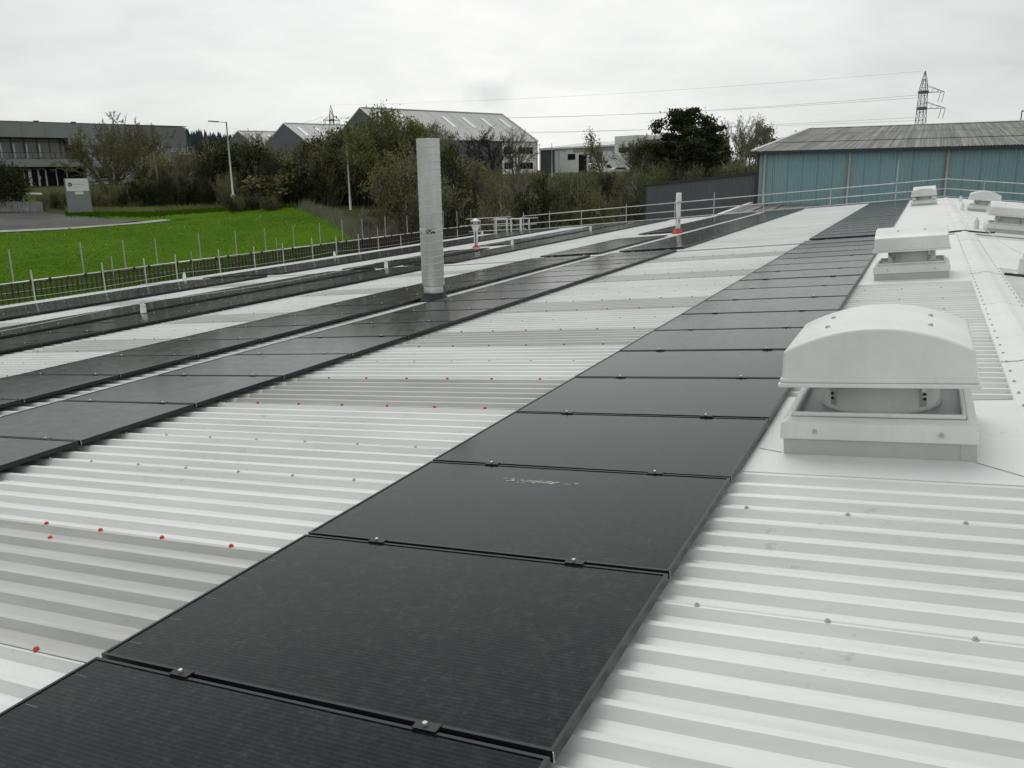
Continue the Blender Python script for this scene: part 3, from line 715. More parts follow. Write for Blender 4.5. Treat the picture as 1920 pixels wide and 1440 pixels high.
# ------------------------------------------------------------------ scaffolding guardrails
sc = empty('scaffold_guardrail', (XE-.6, 20, -9.5)); tag(sc, 'galvanised scaffold with brown mesh guards running along the left eave', 'scaffold')
sc2 = empty('scaffold_guardrail', (-5, YEND+.3, -9.5)); tag(sc2, 'three-rail scaffold guardrail following the far gable end over the ridge', 'scaffold')
def cw(mb, name, m, parent, smooth=False, **kw):
    o = mb.build(name, m, None, smooth, **kw); o.parent = parent; o.matrix_parent_inverse = Matrix.Translation(-Vector(parent.location)); return o
xi, xo = XE-.15, XE-1.1
ys_o = [9.6, 12.2, 14.9, 17.5, 20.1, 21.86, 23.3, 25.5, 27.5, 29.3, 31.2, 33.1, 34.9, 36.6, 38.7, 40.9, 43.0, 44.9, 46.6, 48.4]
ys_i = [9.6, 12.2, 14.9, 17.5, 20.1, 21.86, 23.3, 25.5, 27.5, 29.3, 31.3, 33.1, 34.9, 36.6, 38.7, 40.9, 43.0, 44.9]
for k, y in enumerate(ys_o):
    gz = float(ground_z(xo, y)); c = MB(); c.tube([(xo, y, gz-.05), (xo+rng.uniform(-.01, .01), y+rng.uniform(-.02, .02), -2.09+rng.uniform(-.05, .05))], .024, 8); cw(c, 'pole', M_GALV, sc, True)
    c = MB(); c.obox((xo, y, -3.13), (1, 0, 0), .045, (0, 1, 0), .045, (0, 0, 1), .04); cw(c, 'coupler', M_VENTD, sc)
for k, y in enumerate(ys_i):
    gz = float(ground_z(xi, y)); zt = -2.7 if k < 13 else -3.1
    c = MB(); c.tube([(xi, y, gz-.05), (xi, y, zt+rng.uniform(-.04, .04))], .024, 8); cw(c, 'pole', M_GALV, sc, True)
for y, zt in ((21.2, -2.6), (24.9, -2.75), (29.9, -2.6), (37.8, -2.6)):
    gz = float(ground_z(xo+.1, y)); c = MB(); c.tube([(xo+.1, y, gz-.05), (xo+.1, y, zt)], .024, 8); cw(c, 'pole', M_GALV, sc, True)
for z, m, r_ in ((-3.12, M_STEEL, .026), (-3.43, M_GALV, .022)):
    for a, b_ in ((8.5, 14.6), (14.4, 20.9), (20.7, 27.0), (26.8, 33.2), (33.0, 39.4), (39.2, 44.6), (44.4, 48.9)):
        c = MB(); dx = rng.uniform(-.02, .02); c.tube([(xo+.05+dx, a, z+rng.uniform(-.01, .01)), (xo+.05+dx, b_, z+rng.uniform(-.01, .01))], r_, 8); cw(c, 'rail', m, sc, True)
pm = MB(); L_ = 1.30; Hg = .56
for k in range(27):
    yk = .05*k; w_ = .013 if k % 4 else .028
    pm.box(-w_/2, w_/2, yk-w_/2, yk+w_/2, 0, Hg)
for z in np.arange(0, Hg+.01, .07): pm.box(-.005, .005, 0, L_, z-.006, z+.006)
pm.box(-.008, .008, 0, L_, Hg-.02, Hg+.02)
pmm = pm.mesh('brick_guard', M_GUARD); y = 9.0
while y < 47.8:
    o = bpy.data.objects.new('brick_guard', pmm); COL.objects.link(o); o.parent = sc
    o.matrix_parent_inverse = Matrix.Translation(-Vector(sc.location)); o.location = (xo+.11, y, -3.73+rng.uniform(-.015, .015)); y += 1.36
hb = MB(); hb.box(-.03, .03, -.03, .03, 0, .14); hbm = hb.mesh('guard_hook', M_BLACK)
for k in range(58):
    o = bpy.data.objects.new('guard_hook', hbm); COL.objects.link(o); o.parent = sc
    o.matrix_parent_inverse = Matrix.Translation(-Vector(sc.location)); o.location = (xo+.11, 9.2+k*.68, -3.22)
    if k % 3 == 0: o.scale = (.5, .6, .8)
hb = MB(); hb.box(-.05, .05, -.11, .11, 0, .13); hbm = hb.mesh('toe_board_block', M_BLACK)
for k in range(52):
    o = bpy.data.objects.new('toe_board_block', hbm); COL.objects.link(o); o.parent = sc
    o.matrix_parent_inverse = Matrix.Translation(-Vector(sc.location)); o.location = (xo+.13, 9.3+k*.76, -3.88)
# deck boards of the scaffold
c = MB(); c.box(xo+.02, xi-.03, 8.6, 49.0, -4.02, -3.97); cw(c, 'deck', mat('scaffold_boards', (0.16, 0.13, 0.09), 0.9, noise=0.3, nscale=4), sc)
YG = YEND+.30
def zroof(x):
    return (P0[2]+(x-P0[0])*math.tan(SL)-.09) if x < RIDGE[0] else (RIDGE[2]-(x-RIDGE[0])*math.tan(SL)-.09)
for dz, in ((.93,), (.47,), (.10,)):
    for a, b_ in ((-21.9, -13.2), (-13.6, -6.4), (-6.9, RIDGE[0]+.05), (RIDGE[0]-.1, 5.5), (5.2, 9.0)):
        c = MB(); c.tube([(a, YG+rng.uniform(0, .03), zroof(a)+dz), (b_, YG+rng.uniform(0, .03), zroof(b_)+dz)], .024, 8); cw(c, 'rail', M_GALV, sc2, True)
for x, top in ((-24.9, .9), (-23.9, 1.0), (-21.9, 1.15), (-20.2, 1.1), (-18.17, .98), (-15.44, 1.12), (-12.63, 1.0), (-10.47, 1.3), (-7.82, 1.02), (-4.49, .98), (-1.45, 2.05), (2.4, .95), (5.6, 1.0), (8.6, 1.0)):
    c = MB(); c.tube([(x, YG+.05, zroof(x)-2.0), (x+rng.uniform(-.01, .02), YG+.05, zroof(x)+top)], .024, 8); cw(c, 'pole', M_GALV, sc2, True)
    for dz in (.93, .47):
        if top > dz: c = MB(); c.obox((x, YG+.03, zroof(x)+dz), (1, 0, 0), .04, (0, 1, 0), .05, (0, 0, 1), .04); cw(c, 'coupler', M_VENTD, sc2)
for zz_, a, b_ in ((.95, -26.2, -23.0), (.55, -26.6, -22.9), (.15, -26.0, -22.0), (.75, -24.4, -21.2), (.38, -24.2, -21.3)):
    c = MB(); c.tube([(a, YG+.6, zroof(a)+zz_+.1), (b_, YG+.6, zroof(b_)+zz_)], .024, 8); cw(c, 'rail', M_GALV, sc2, True)
# ladder access gate: two white hoops
gate = empty('ladder_gate', (-23.6, YG+1.0, -4.0)); tag(gate, 'white box-section ladder access hoops at the far left roof corner', 'ladder gate')
for x0_, x1_, yy in ((-24.2, -23.45, YG+.9), (-23.2, -22.5, YG+1.0), (-22.8, -22.2, YG+1.5)):
    za = -3.75; zb = -2.62
    for x_ in (x0_, x1_): c = MB(); c.box(x_-.035, x_+.035, yy-.04, yy+.04, za, zb); cw(c, 'upright', M_WHITEP, gate)
    c = MB(); c.box(x0_+.036, x1_-.036, yy-.04, yy+.04, zb-.08, zb-.001); cw(c, 'crossbar', M_WHITEP, gate)
c = MB(); c.box(-24.3, -22.3, YG+.45, YG+.95, -3.84, -3.76); cw(c, 'threshold', M_WHITEP, gate)

# ------------------------------------------------------------------ blue shed, dark lean-to and link roof behind the gable
def clad_mat(name, col, dirty=0.12, rough=0.5):
    return mat(name, col, rough, noise=dirty, nscale=0.9, stretch=(1, 1, 0.25))
M_BLUE = clad_mat('teal_cladding', (0.262, 0.415, 0.440), .03, .55)
M_GREYC = clad_mat('charcoal_cladding', (0.125, 0.135, 0.145), .07, .5)
M_FIBRE = bpy.data.materials.new('weathered_fibre_cement'); M_FIBRE.use_nodes = True
def _f():
    nt = M_FIBRE.node_tree; b = nt.nodes['Principled BSDF']; b.inputs['Roughness'].default_value = .9
    t = nd(nt, 'ShaderNodeTexCoord'); mp = nd(nt, 'ShaderNodeMapping'); mp.inputs['Scale'].default_value = (4.5, .05, .12); nt.links.new(t.outputs['Object'], mp.inputs[0])
    a = nd(nt, 'ShaderNodeTexNoise', i_Scale=1.0, i_Detail=6.0, i_Roughness=.7); nt.links.new(mp.outputs[0], a.inputs['Vector'])
    c = nd(nt, 'ShaderNodeTexNoise', i_Scale=.12, i_Detail=4.0); nt.links.new(t.outputs['Object'], c.inputs['Vector'])
    g = nd(nt, 'ShaderNodeTexNoise', i_Scale=2.0, i_Detail=6.0, i_Roughness=.75); nt.links.new(t.outputs['Object'], g.inputs['Vector'])
    x = ramp(nt, a.outputs[0], [(.34, (.13, .135, .12)), (.5, (.21, .215, .205)), (.62, (.34, .335, .315))])
    sp = nd(nt, 'ShaderNodeSeparateXYZ'); nt.links.new(t.outputs['Object'], sp.inputs[0])
    mossk = math_(nt, 'MULTIPLY', ramp(nt, g.outputs[0], [(.45, 0.0), (.62, 1.0)]), math_(nt, 'MULTIPLY', math_(nt, 'ADD', sp.outputs[0], 6.0), .075, True))
    x = mixc(nt, math_(nt, 'MULTIPLY', mossk, .75), x, (.075, .095, .035))
    nt.links.new(x, b.inputs['Base Color'])
_f()
M_TRIM = mat('dark_trim', (.035, .037, .04), .5); M_PALE = mat('pale_downpipe', (.50, .50, .47), .5)
YS = 64.0; XL = -.175*YS; ZE = .0208*YS; DS = 29.0; ZR = .0421*(YS+DS); XRT = 42.0
shed = empty('blue_shed', (XL, YS, -9.5)); tag(shed, 'large shed clad in teal ribbed sheet with weathered grey roof behind the gable', 'shed')
def cladding(parent, name, m, p0, p1, zb, ztf, pitch=.25, depth=.035, width=1.0, nrm=(0, -1, 0)):
    """ribbed wall sheets from p0 to p1 (xy), one part per sheet width; ztf(t) gives the top"""
    p0 = np.array(p0, float); p1 = np.array(p1, float); L = np.linalg.norm(p1-p0); e = (p1-p0)/L; n = np.array(nrm[:2], float)
    u = 0
    while u < L-1e-3:
        u2 = min(u+width, L); mb = MB(); us = []; q = u
        while q < u2-1e-6:
            w_ = min(pitch, u2-q)
            us += [(q, 0), (q+w_*.42, 0), (q+w_*.52, depth), (q+w_*.90, depth)]; q += w_
        us.append((u2, 0)); k = len(us)
        V = []
        for (a, d) in us: p = p0+e*a+n*d; V.append((p[0], p[1], zb))
        for (a, d) in us: p = p0+e*a+n*d; V.append((p[0], p[1], ztf(a/L)))
        mb.add(V, [(i, i+1, k+i+1, k+i) for i in range(k-1)]); cw(mb, name, m, parent); u = u2
cladding(shed, 'wall_sheet', M_BLUE, (XL+.15, YS), (14.0, YS), -3.4, lambda t: ZE-.05, .24, .04, 1.0)
w = MB(); w.box(XL+.15, XRT, YS+.06, YS+DS*2, -9.6, ZE-.1); w.add([(XL+.15, YS+.05, ZE-.1), (XL+.15, YS+2*DS, ZE-.1), (XL+.15, YS+DS, ZR-.12)], [(0, 1, 2)]); cw(w, 'wall', M_BLUE, shed)
# corrugated roof sheets in two courses, each sheet a part
def fibre_roof(parent, x0, x1, y0, z0, y1, z1, courses, sw=1.1, pitch=.183, dep=.05):
    x = x0
    while x < x1-.01:
        x2 = min(x+sw, x1)
        for a, b_ in courses:
            ya, yb = y0+(y1-y0)*a, y0+(y1-y0)*b_; za, zb = z0+(z1-z0)*a, z0+(z1-z0)*b_
            xs = np.arange(x, x2+1e-6, pitch/4); k = len(xs); off = .03 if a > 0 else 0
            hh = dep*(.5+.5*np.cos(2*math.pi*(xs-x0)/pitch))+off+rng.uniform(0, .008)
            V = [(q, ya-(.12 if a > 0 else 0), za+h) for q, h in zip(xs, hh)]+[(q, yb, zb+h) for q, h in zip(xs, hh)]
            mb = MB(); mb.add(V, [(i, i+1, k+i+1, k+i) for i in range(k-1)]); cw(mb, 'roof_sheet', M_FIBRE, parent)
        x = x2
fibre_roof(shed, XL-.25, 13.5, YS-.35, ZE-.02, YS+DS, ZR, ((0, .30), (.30, .66), (.66, 1.0)))
c = MB(); c.add([(13.5, YS-.35, ZE-.02), (XRT, YS-.35, ZE-.02), (XRT, YS+DS, ZR), (13.5, YS+DS, ZR), (XL-.25, YS+DS, ZR+.02), (XRT, YS+DS, ZR+.02), (XRT, YS+2*DS, ZE), (XL-.25, YS+2*DS, ZE)], [(0, 1, 2, 3), (4, 5, 6, 7)]); cw(c, 'roof', M_FIBRE, shed)
c = MB(); c.tube([(XL-.3, YS+DS, ZR+.05), (XRT, YS+DS, ZR+.05)], .11, 8); cw(c, 'ridge_tiles', M_FIBRE, shed)
c = MB(); c.box(XL-.35, 16, YS-.50, YS-.30, ZE-.20, ZE-.03); cw(c, 'gutter', M_TRIM, shed)
c = MB(); c.obox(((XL-.3), YS+DS/2-.15, (ZE+ZR)/2+.06), (0, math.cos(math.atan2(ZR-ZE, DS)), math.sin(math.atan2(ZR-ZE, DS))), DS/2+.3, (1, 0, 0), .14, (0, -math.sin(math.atan2(ZR-ZE, DS)), math.cos(math.atan2(ZR-ZE, DS))), .05); cw(c, 'verge_trim', M_PALE, shed)
c = MB(); c.box(XL-.03, XL+.14, YS-.06, YS+.10, -4.0, ZE-.1); cw(c, 'corner_trim', M_TRIM, shed)
for x in (-.171*YS+.3, -.0782*YS, .0155*YS, 7.0):
    c = MB(); c.tube([(x, YS-.13, -3.2), (x, YS-.13, ZE-.45), (x+.02, YS-.36, ZE-.14)], .075, 10); dp = cw(c, 'downpipe', M_PALE, shed, True)
    for z in (-1.9, -.4, .6): c = MB(); c.box(x-.10, x+.10, YS-.2, YS-.03, z, z+.06); b_ = c.build('bracket', M_PALE, dp)
    c = MB(); c.box(x-.22, x-.09, YS-.055, YS-.043, -3.3, ZE-.3); cw(c, 'stain_strip', clad_mat('rust_streaked_cladding', (.23, .27, .26), .2), shed)
c = MB(); c.tube([(-.172*YS+1.0, YS-.08, -1.9), (-.172*YS+1.0, YS-.08, .45)], .022, 6); cw(c, 'conduit', M_PALE, shed)
lean = empty('dark_shed', (-19.3, YS+.4, -9.5)); tag(lean, 'charcoal ribbed shed with sloping roof edge, left of the teal shed', 'shed')
xa, xb, YL_ = -.3035*(YS+.4), XL+.02, YS+.4
za, zb_ = -.0150*YL_, -.0030*YL_
cladding(lean, 'wall_sheet', M_GREYC, (xa, YL_), (xb, YL_), -6.5, lambda t: za+(zb_-za)*t-.02, .2, .03, 1.0)
w = MB(); w.add([(xa, YL_+.02, -9.6), (xb, YL_+.02, -9.6), (xb, YL_+.02, zb_), (xa, YL_+.02, za), (xa, YL_+26, -9.6), (xb, YL_+26, -9.6), (xb, YL_+26, zb_), (xa, YL_+26, za)], [(0, 1, 2, 3), (0, 4, 7, 3), (3, 2, 6, 7), (4, 5, 6, 7)]); cw(w, 'wall', M_GREYC, lean)
c = MB(); ang = math.atan2(zb_-za, xb-xa); c.obox(((xa+xb)/2, YL_-.04, (za+zb_)/2+.03), (math.cos(ang), 0, math.sin(ang)), (xb-xa)/2/math.cos(ang)+.15, (0, 1, 0), .10, (-math.sin(ang), 0, math.cos(ang)), .075); cw(c, 'verge_trim', M_TRIM, lean)
c = MB(); c.box(xa-.06, xa+.10, YL_-.06, YL_+.10, -6.6, za); cw(c, 'corner_trim', M_TRIM, lean)
link = empty('link_roof_building', (-6, 56, -9.5)); tag(link, 'low grey corrugated link roof between the white gable and teal wall', 'building')
fibre_roof(link, -11.3, 1.5, YEND+.9, -2.95, YS-.02, -2.42, ((0, 1.0),), 1.1, .26, .075)
w = MB(); w.box(-11.3, 1.5, YEND+.92, YS-.05, -9.6, -3.1); cw(w, 'wall', M_WALLOWN, link)
c = MB(); c.obox((-11.45, (YEND+.9+YS)/2, -2.55), (0, math.cos(.032), math.sin(.032)), (YS-YEND-.9)/2, (1, 0, 0), .12, (0, 0, 1), .10); cw(c, 'verge_trim', M_CAP, link)

# ------------------------------------------------------------------ office building on the left
TH = rad(17.4); OA = np.array([-116.6, 75.8, 0.0]); OE = np.array([math.sin(TH), math.cos(TH), 0]); ON = np.array([math.cos(TH), -math.sin(TH), 0])
def OF(u, d, z): p = OA+u*OE+d*ON; return np.array([p[0], p[1], z])
M_OPAN = mat('office_panel', (.24, .265, .26), .55, noise=.06, nscale=.4); M_OPAN2 = mat('office_panel_dark', (.18, .19, .195), .55, noise=.07, nscale=.5)
M_OGL = mat('office_glass', (.012, .013, .014), .08); M_OGL2 = mat('blind_behind_glass', (.17, .18, .17), .35, noise=.08, nscale=.6)
M_STONE = mat('grey_stone_block', (.32, .33, .36), .85, noise=.35, nscale=1.2, bump=.3, bscale=6); M_ALU = mat('pale_frame', (.45, .47, .47), .5)
off = empty('office_building', tuple(OF(0, 0, -.8))); tag(off, 'grey two-storey flat-roofed office with recessed glazed balcony', 'office building')
def obx(mb, u0, u1, d0, d1, z0, z1, mi=0): mb.obox(OF((u0+u1)/2, (d0+d1)/2, (z0+z1)/2), OE, (u1-u0)/2, ON, (d1-d0)/2, (0, 0, 1), (z1-z0)/2, mi)
def part(name, m, spec, parent=off, **kw):
    mb = MB()
    for q in spec: obx(mb, *q)
    return cw(mb, name, m, parent, **kw) if parent in (off,) else mb.build(name, m, parent)
ZB = -1.2
part('core_wall', M_OPAN2, [(-24, 13.9, -26, -2.2, ZB, 8.0), (14.0, 30.2, -26, -.25, ZB, 8.0)])
u = -24
while u < 30: 
    u2 = min(u+3.0, 30.3)
    if u2 <= 14.5: part('parapet_panel', M_OPAN, [(u+.01, u2-.01, -2.2, 0, 6.15, 8.22)])
    elif u < 20.7: part('parapet_panel', M_OPAN, [(u+.01, u2-.01, -.24, 0, 5.2, 8.20)])
    else: part('parapet_panel', M_OPAN2, [(u+.01, u2-.01, -.24, 0.0, 4.9, 8.12)])
    u = u2
part('coping', M_OPAN2, [(-24, 30.3, -2.3, .05, 8.23, 8.30)])
part('balcony_band', M_OPAN, [(-24, 14.0, -2.2, 0, 2.14, 3.22)])
# stone blocks of the flank wall
zs = -1.2; row = 0
while zs < 5.15:
    u = 14.02+(0.55 if row % 2 else 0)-.55
    while u < 30.2:
        a, b_ = max(u, 14.02), min(u+1.08, 30.2)
        if b_-a > .15 and not any(w0 < b_ and a < w1 and z0 < zs+.5 and zs < z1 for (w0, w1, z0, z1) in ((15.9, 17.9, .3, 1.8), (15.9, 17.6, 3.6, 5.0), (19.6, 21.2, 3.6, 4.9))):
            part('stone_block', M_STONE, [(a+.015, b_-.015, -.24, rng.uniform(-.03, .03), zs+.012, min(zs+.52, 5.15)-.012)])
        u += 1.1
    zs += .53; row += 1
for (w0, w1, z0, z1) in ((15.9, 17.9, .3, 1.8), (15.9, 17.6, 3.6, 5.0), (19.6, 21.2, 3.6, 4.9)):
    part('window', M_OGL, [(w0+.1, w1-.1, -.2, -.12, z0+.1, z1-.1)]); part('window_sill', M_ALU, [(w0, w1, -.1, .08, z0, z0+.08)])
# upper glazing
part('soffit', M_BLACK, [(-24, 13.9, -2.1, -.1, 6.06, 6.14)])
us = [-24, -21, -18, -15, -12, -9.5, -7.0, -4.6, -2.2, 0.2, 2.6, 4.85, 6.5, 8.2, 9.85, 11.3, 12.0]
for a, b_ in zip(us[:-1], us[1:]):
    f = part('window', M_OGL2, [(a+.06, b_-.06, -1.5, -1.44, 3.3, 5.55)])
    part('transom_window', M_OGL2, [(a+.06, b_-.06, -1.5, -1.44, 5.66, 6.02)])
    part('mullion', M_TRIM, [(b_-.06, b_+.06, -1.5, -1.38, 3.25, 6.05)])
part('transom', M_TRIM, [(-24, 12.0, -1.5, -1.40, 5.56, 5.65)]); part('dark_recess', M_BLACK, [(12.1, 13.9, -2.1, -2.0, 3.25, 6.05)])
for a in (4.95, 6.6, 8.3, 3.3, 1.0, -2): part('light_post', M_ALU, [(a-.09, a+.09, -.9, -.75, 3.22, 5.3)])
for zq in np.arange(3.45, 4.0, .16): part('balcony_wire', M_ALU, [(-24, 13.9, -.12, -.10, zq, zq+.02)])
part('handrail', M_TRIM, [(-24, 13.9, -.15, -.07, 4.02, 4.10)])
for a in np.arange(-23, 13.5, 1.5): part('baluster', M_TRIM, [(a-.03, a+.03, -.14, -.08, 3.22, 4.03)])
# ground floor glazing and doors
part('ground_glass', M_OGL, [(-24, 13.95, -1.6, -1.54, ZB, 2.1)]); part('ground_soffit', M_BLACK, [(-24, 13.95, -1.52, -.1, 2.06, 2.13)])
part('ceiling_panel', M_OPAN2, [(4.9, 7.0, -1.52, -1.45, 1.75, 2.04)]); part('ceiling_panel', M_OPAN2, [(7.3, 8.8, -1.52, -1.45, 1.75, 2.04)])
for a, w_ in ((4.94, .06), (5.97, .06), (6.72, .22), (7.86, .12), (8.85, .10), (10.29, .06), (11.76, .06), (2.5, .06), (0, .06), (-3, .06), (-6, .06)):
    part('ground_mullion', M_ALU, [(a-w_, a+w_, -1.52, -1.42, -.72, 1.75)])
part('notice', M_WHITEP, [(6.6, 6.84, -1.41, -1.39, 1.15, 1.45)]); part('notice', M_WHITEP, [(6.6, 6.84, -1.41, -1.39, .75, .88)]); part('door_handle', M_WHITEP, [(8.0, 8.08, -1.41, -1.35, .45, .85)])
part('terrace', M_KERB, [(2.5, 14.0, -1.4, 1.5, ZB, -.74)])
for a in (9.0, 14.1): part('roof_vent_cowl', M_TRIM, [(a-.3, a+.3, -3, -2.5, 8.3, 8.6)])

# ------------------------------------------------------------------ signs, wall and railing at the drive
def face_cam_frame(p, turn=0):
    n = -np.array([p[0], p[1], 0.0]); n /= np.linalg.norm(n); c_, s_ = math.cos(turn), math.sin(turn)
    n = np.array([n[0]*c_-n[1]*s_, n[0]*s_+n[1]*c_, 0]); e = np.array([-n[1], n[0], 0]); return e, n
sp_ = PT(152, 405, 88); sp_[2] = float(ground_z(sp_[0], sp_[1])); e, n = face_cam_frame(sp_, .2)
sgn = empty('totem_sign', tuple(sp_)); tag(sgn, 'grey totem sign with a white name board and round logo', 'sign')
M_LOGO = mat('logo_dark_green', (.05, .085, .085), .5); M_TEXT = mat('faded_lettering', (.30, .31, .29), .6)
def sb(name, m, u0, u1, d0, d1, z0, z1, parent):
    mb = MB(); mb.obox(e*(u0+u1)/2+n*(d0+d1)/2+np.array([0, 0, (z0+z1)/2]), e, (u1-u0)/2, n, (d1-d0)/2, (0, 0, 1), (z1-z0)/2); return mb.build(name, m, parent)
hs = 88*.0358
sb('slab', M_OPAN, -1.0, 1.0, -.12, .12, -.3, hs, sgn); pn = sb('name_board', M_WHITEP, -.93, .93, .125, .15, hs-1.12, hs-.04, sgn)
sb('number_plate', M_WHITEP, -.28, .42, .125, .14, hs-1.42, hs-1.17, sgn)
mb = MB(); mb.tube([e*-.60+n*.151+np.array([0, 0, hs-.55]), e*-.60+n*.158+np.array([0, 0, hs-.55])], .18, 20); mb.build('logo', M_LOGO, pn)
mb = MB(); mb.obox(e*-.66+n*.160+np.array([0, 0, hs-.55]), e*.9+np.array([0, 0, -.35]), .13, n, .002, np.array([0, 0, 1.0]), .022); mb.build('logo_stripe', M_WHITEP, pn)
x_ = -.36
for k in range(13):
    w_ = .052 if k != 6 else .075; h_ = .05 if k not in (0, 6) else .085
    sb('letter_stroke', M_TEXT, x_, x_+w_*.82, .151, .154, hs-.58, hs-.58+h_*1.3, pn); x_ += w_*1.35
x_ = -.36
for k in range(16):
    sb('small_letter_stroke', M_TEXT, x_, x_+.03, .151, .154, hs-.80, hs-.765, pn); x_ += .052
p2 = PT(40, 354+9, 118); p2 = PT(40, 366, 100); p2[2] = float(ground_z(p2[0], p2[1])); e, n = face_cam_frame(p2, .1)
s2 = empty('notice_sign', tuple(p2)); tag(s2, 'small white notice board with rounded top on a dark post', 'sign')
sb('board', M_WHITEP, -.24, .24, .0, .03, .75, 1.35, s2)
mb = MB(); mb.prism([(e*(.34*math.cos(a))+np.array([0, 0, 1.36+.22*math.sin(a)])) for a in np.linspace(0, math.pi, 12)], n*0, n*.03); mb.build('rounded_top', M_WHITEP, s2)
mb = MB(); mb.prism([(e*(.22*math.cos(a))+np.array([0, 0, 1.50-.17*abs(math.sin(a))])) for a in np.linspace(0, math.pi, 12)], n*.032, n*.036); mb.build('dark_emblem', M_TEXT, s2)
mb = MB(); mb.obox((0, 0, .6), e, .05, n, .04, (0, 0, 1), .9); mb.build('post', M_TRIM, s2)
wl = empty('concrete_block_wall', tuple(PT(30, 400, 92))); tag(wl, 'low wall of pale concrete blocks daubed with faded red paint', 'wall')
a_ = np.array(azr(57.6, 92.5)); b_ = np.array(azr(54.15, 90.5)); tdir = (b_-a_)/np.linalg.norm(b_-a_); nn = np.array([tdir[1], -tdir[0]])
if nn @ (-a_) < 0: nn = -nn
L = np.linalg.norm(b_-a_); nb = 6; te = np.array([*tdir, 0]); ne = np.array([*nn, 0])
M_BLK = mat('weathered_concrete_block', (.26, .27, .26), .85, noise=.3, nscale=1.4, rnd=.14)
for k in range(nb):
    c0 = a_+tdir*(k+.5)*L/nb; gz = float(ground_z(*c0)); mb = MB(); mb.obox((c0[0], c0[1], gz+.42), te, L/nb/2-.015, ne, .3, (0, 0, 1), .50+.02*(k % 2)); cw(mb, 'concrete_block', M_BLK, wl)
rs_ = random.Random(2)
M_DAUB = mat('red_paint_daub', (.42, .14, .12), .7)
for k in range(9):
    q = .08+.085*k if k < 5 else .5+.07*(k-5); c0 = a_+tdir*q*L*.9+nn*.345; gz = float(ground_z(*c0))+.5; pts_ = [np.array([c0[0], c0[1], gz])+te*rs_.uniform(-.14, .14)+np.array([0, 0, rs_.uniform(-.2, .2)]) for _ in range(4)]
    mb = MB(); mb.tube(pts_, .022, 4); cw(mb, 'red_daub', M_DAUB, wl)
rl = empty('white_railing', tuple(PT(20, 395, 94))); tag(rl, 'white-topped railing above the concrete block wall', 'railing')
a2, b2 = a_-nn*.5, b_-nn*.5
def gzz(q): p = a2+(b2-a2)*q; return np.array([p[0], p[1], float(ground_z(*p))])
mb = MB(); mb.tube([gzz(0)+(0, 0, 1.62), gzz(1)+(0, 0, 1.62)], .085, 8); cw(mb, 'top_rail', M_WHITEP, rl)
for k in range(11): p = gzz(.03+k*.07); mb = MB(); mb.tube([p, p+np.array([0, 0, 1.6])], .04, 6); cw(mb, 'baluster', M_ALU, rl)

# ------------------------------------------------------------------ lamps, poles
def lamp(px, pyb, r, H, arm, label, rr=.085, armdir=-1):
    p = PT(px, pyb, r); gz = float(ground_z(p[0], p[1])); zb = min(gz, p[2]) if r < 130 else p[2]-1.5
    base = np.array([p[0], p[1], zb]); e, n = face_cam_frame(base)
    t = empty('street_lamp', tuple(base)); tag(t, label, 'street lamp'); hh = p[2]+H-zb
    mb = MB(); mb.tube([(0, 0, -.2), (0, 0, 1.2), (0, 0, 1.25), (0, 0, hh)], [rr*1.25, rr*1.25, rr, rr*.62], 10); mb.build('column', M_WHITEP if rr > .08 else M_PALE, t, True)
    if arm:
        mb = MB(); q = e*arm*armdir; mb.tube([(0, 0, hh-.08), q*.5+np.array([0, 0, hh-.02]), q+np.array([0, 0, hh+.02])], .035, 6); mb.build('arm', M_PALE, t, True)
        mb = MB(); mb.prism([q*.55+np.array([0, 0, hh-.02])+n*.12, q*1.35+np.array([0, 0, hh+.04])+n*.10, q*1.35+np.array([0, 0, hh+.04])-n*.10, q*.55+np.array([0, 0, hh-.02])-n*.12], (0, 0, -.05), (0, 0, .06)); mb.build('lamp_head', M_TEXT, t)
    return t, base
ln, bs = lamp(438, 378, 88, 7.4, 1.2, 'tall pale street lamp at the far edge of the lawn', .10)
mb = MB(); mb.lathe([(.11, 1.0), (.28, 1.05), (.28, 1.45), (.11, 1.5)], (0, 0, 0), 10); mb.build('collar_sign', M_TEXT, ln)
lamp(657, 385, 84, 6.45, .7, 'pale street lamp half hidden among the trees behind the duct', .085, 1)
lamp(1035, 350, 150, 7.2, 0, 'slim pale pole standing left of the white warehouse units', .085)
lamp(1048, 348, 152, 5.7, .9, 'shorter lamp with a small head beside the slim pale pole', .07, 1)
lamp(1012, 330, 175, 6.0, .7, 'thin lamp column in front of the white warehouse corner', .05, -1)
p = PT(305, 382, 96); t = empty('wooden_pole', tuple(p)); tag(t, 'leaning bare wooden pole rising from the scrub beside the office', 'pole')
q = PT(287, 284, 97)-p; mb = MB(); mb.tube([(0, 0, -1), q], [.13, .09], 8); mb.build('shaft', mat('weathered_wood', (.17, .16, .10), .85, noise=.3, nscale=2), t)
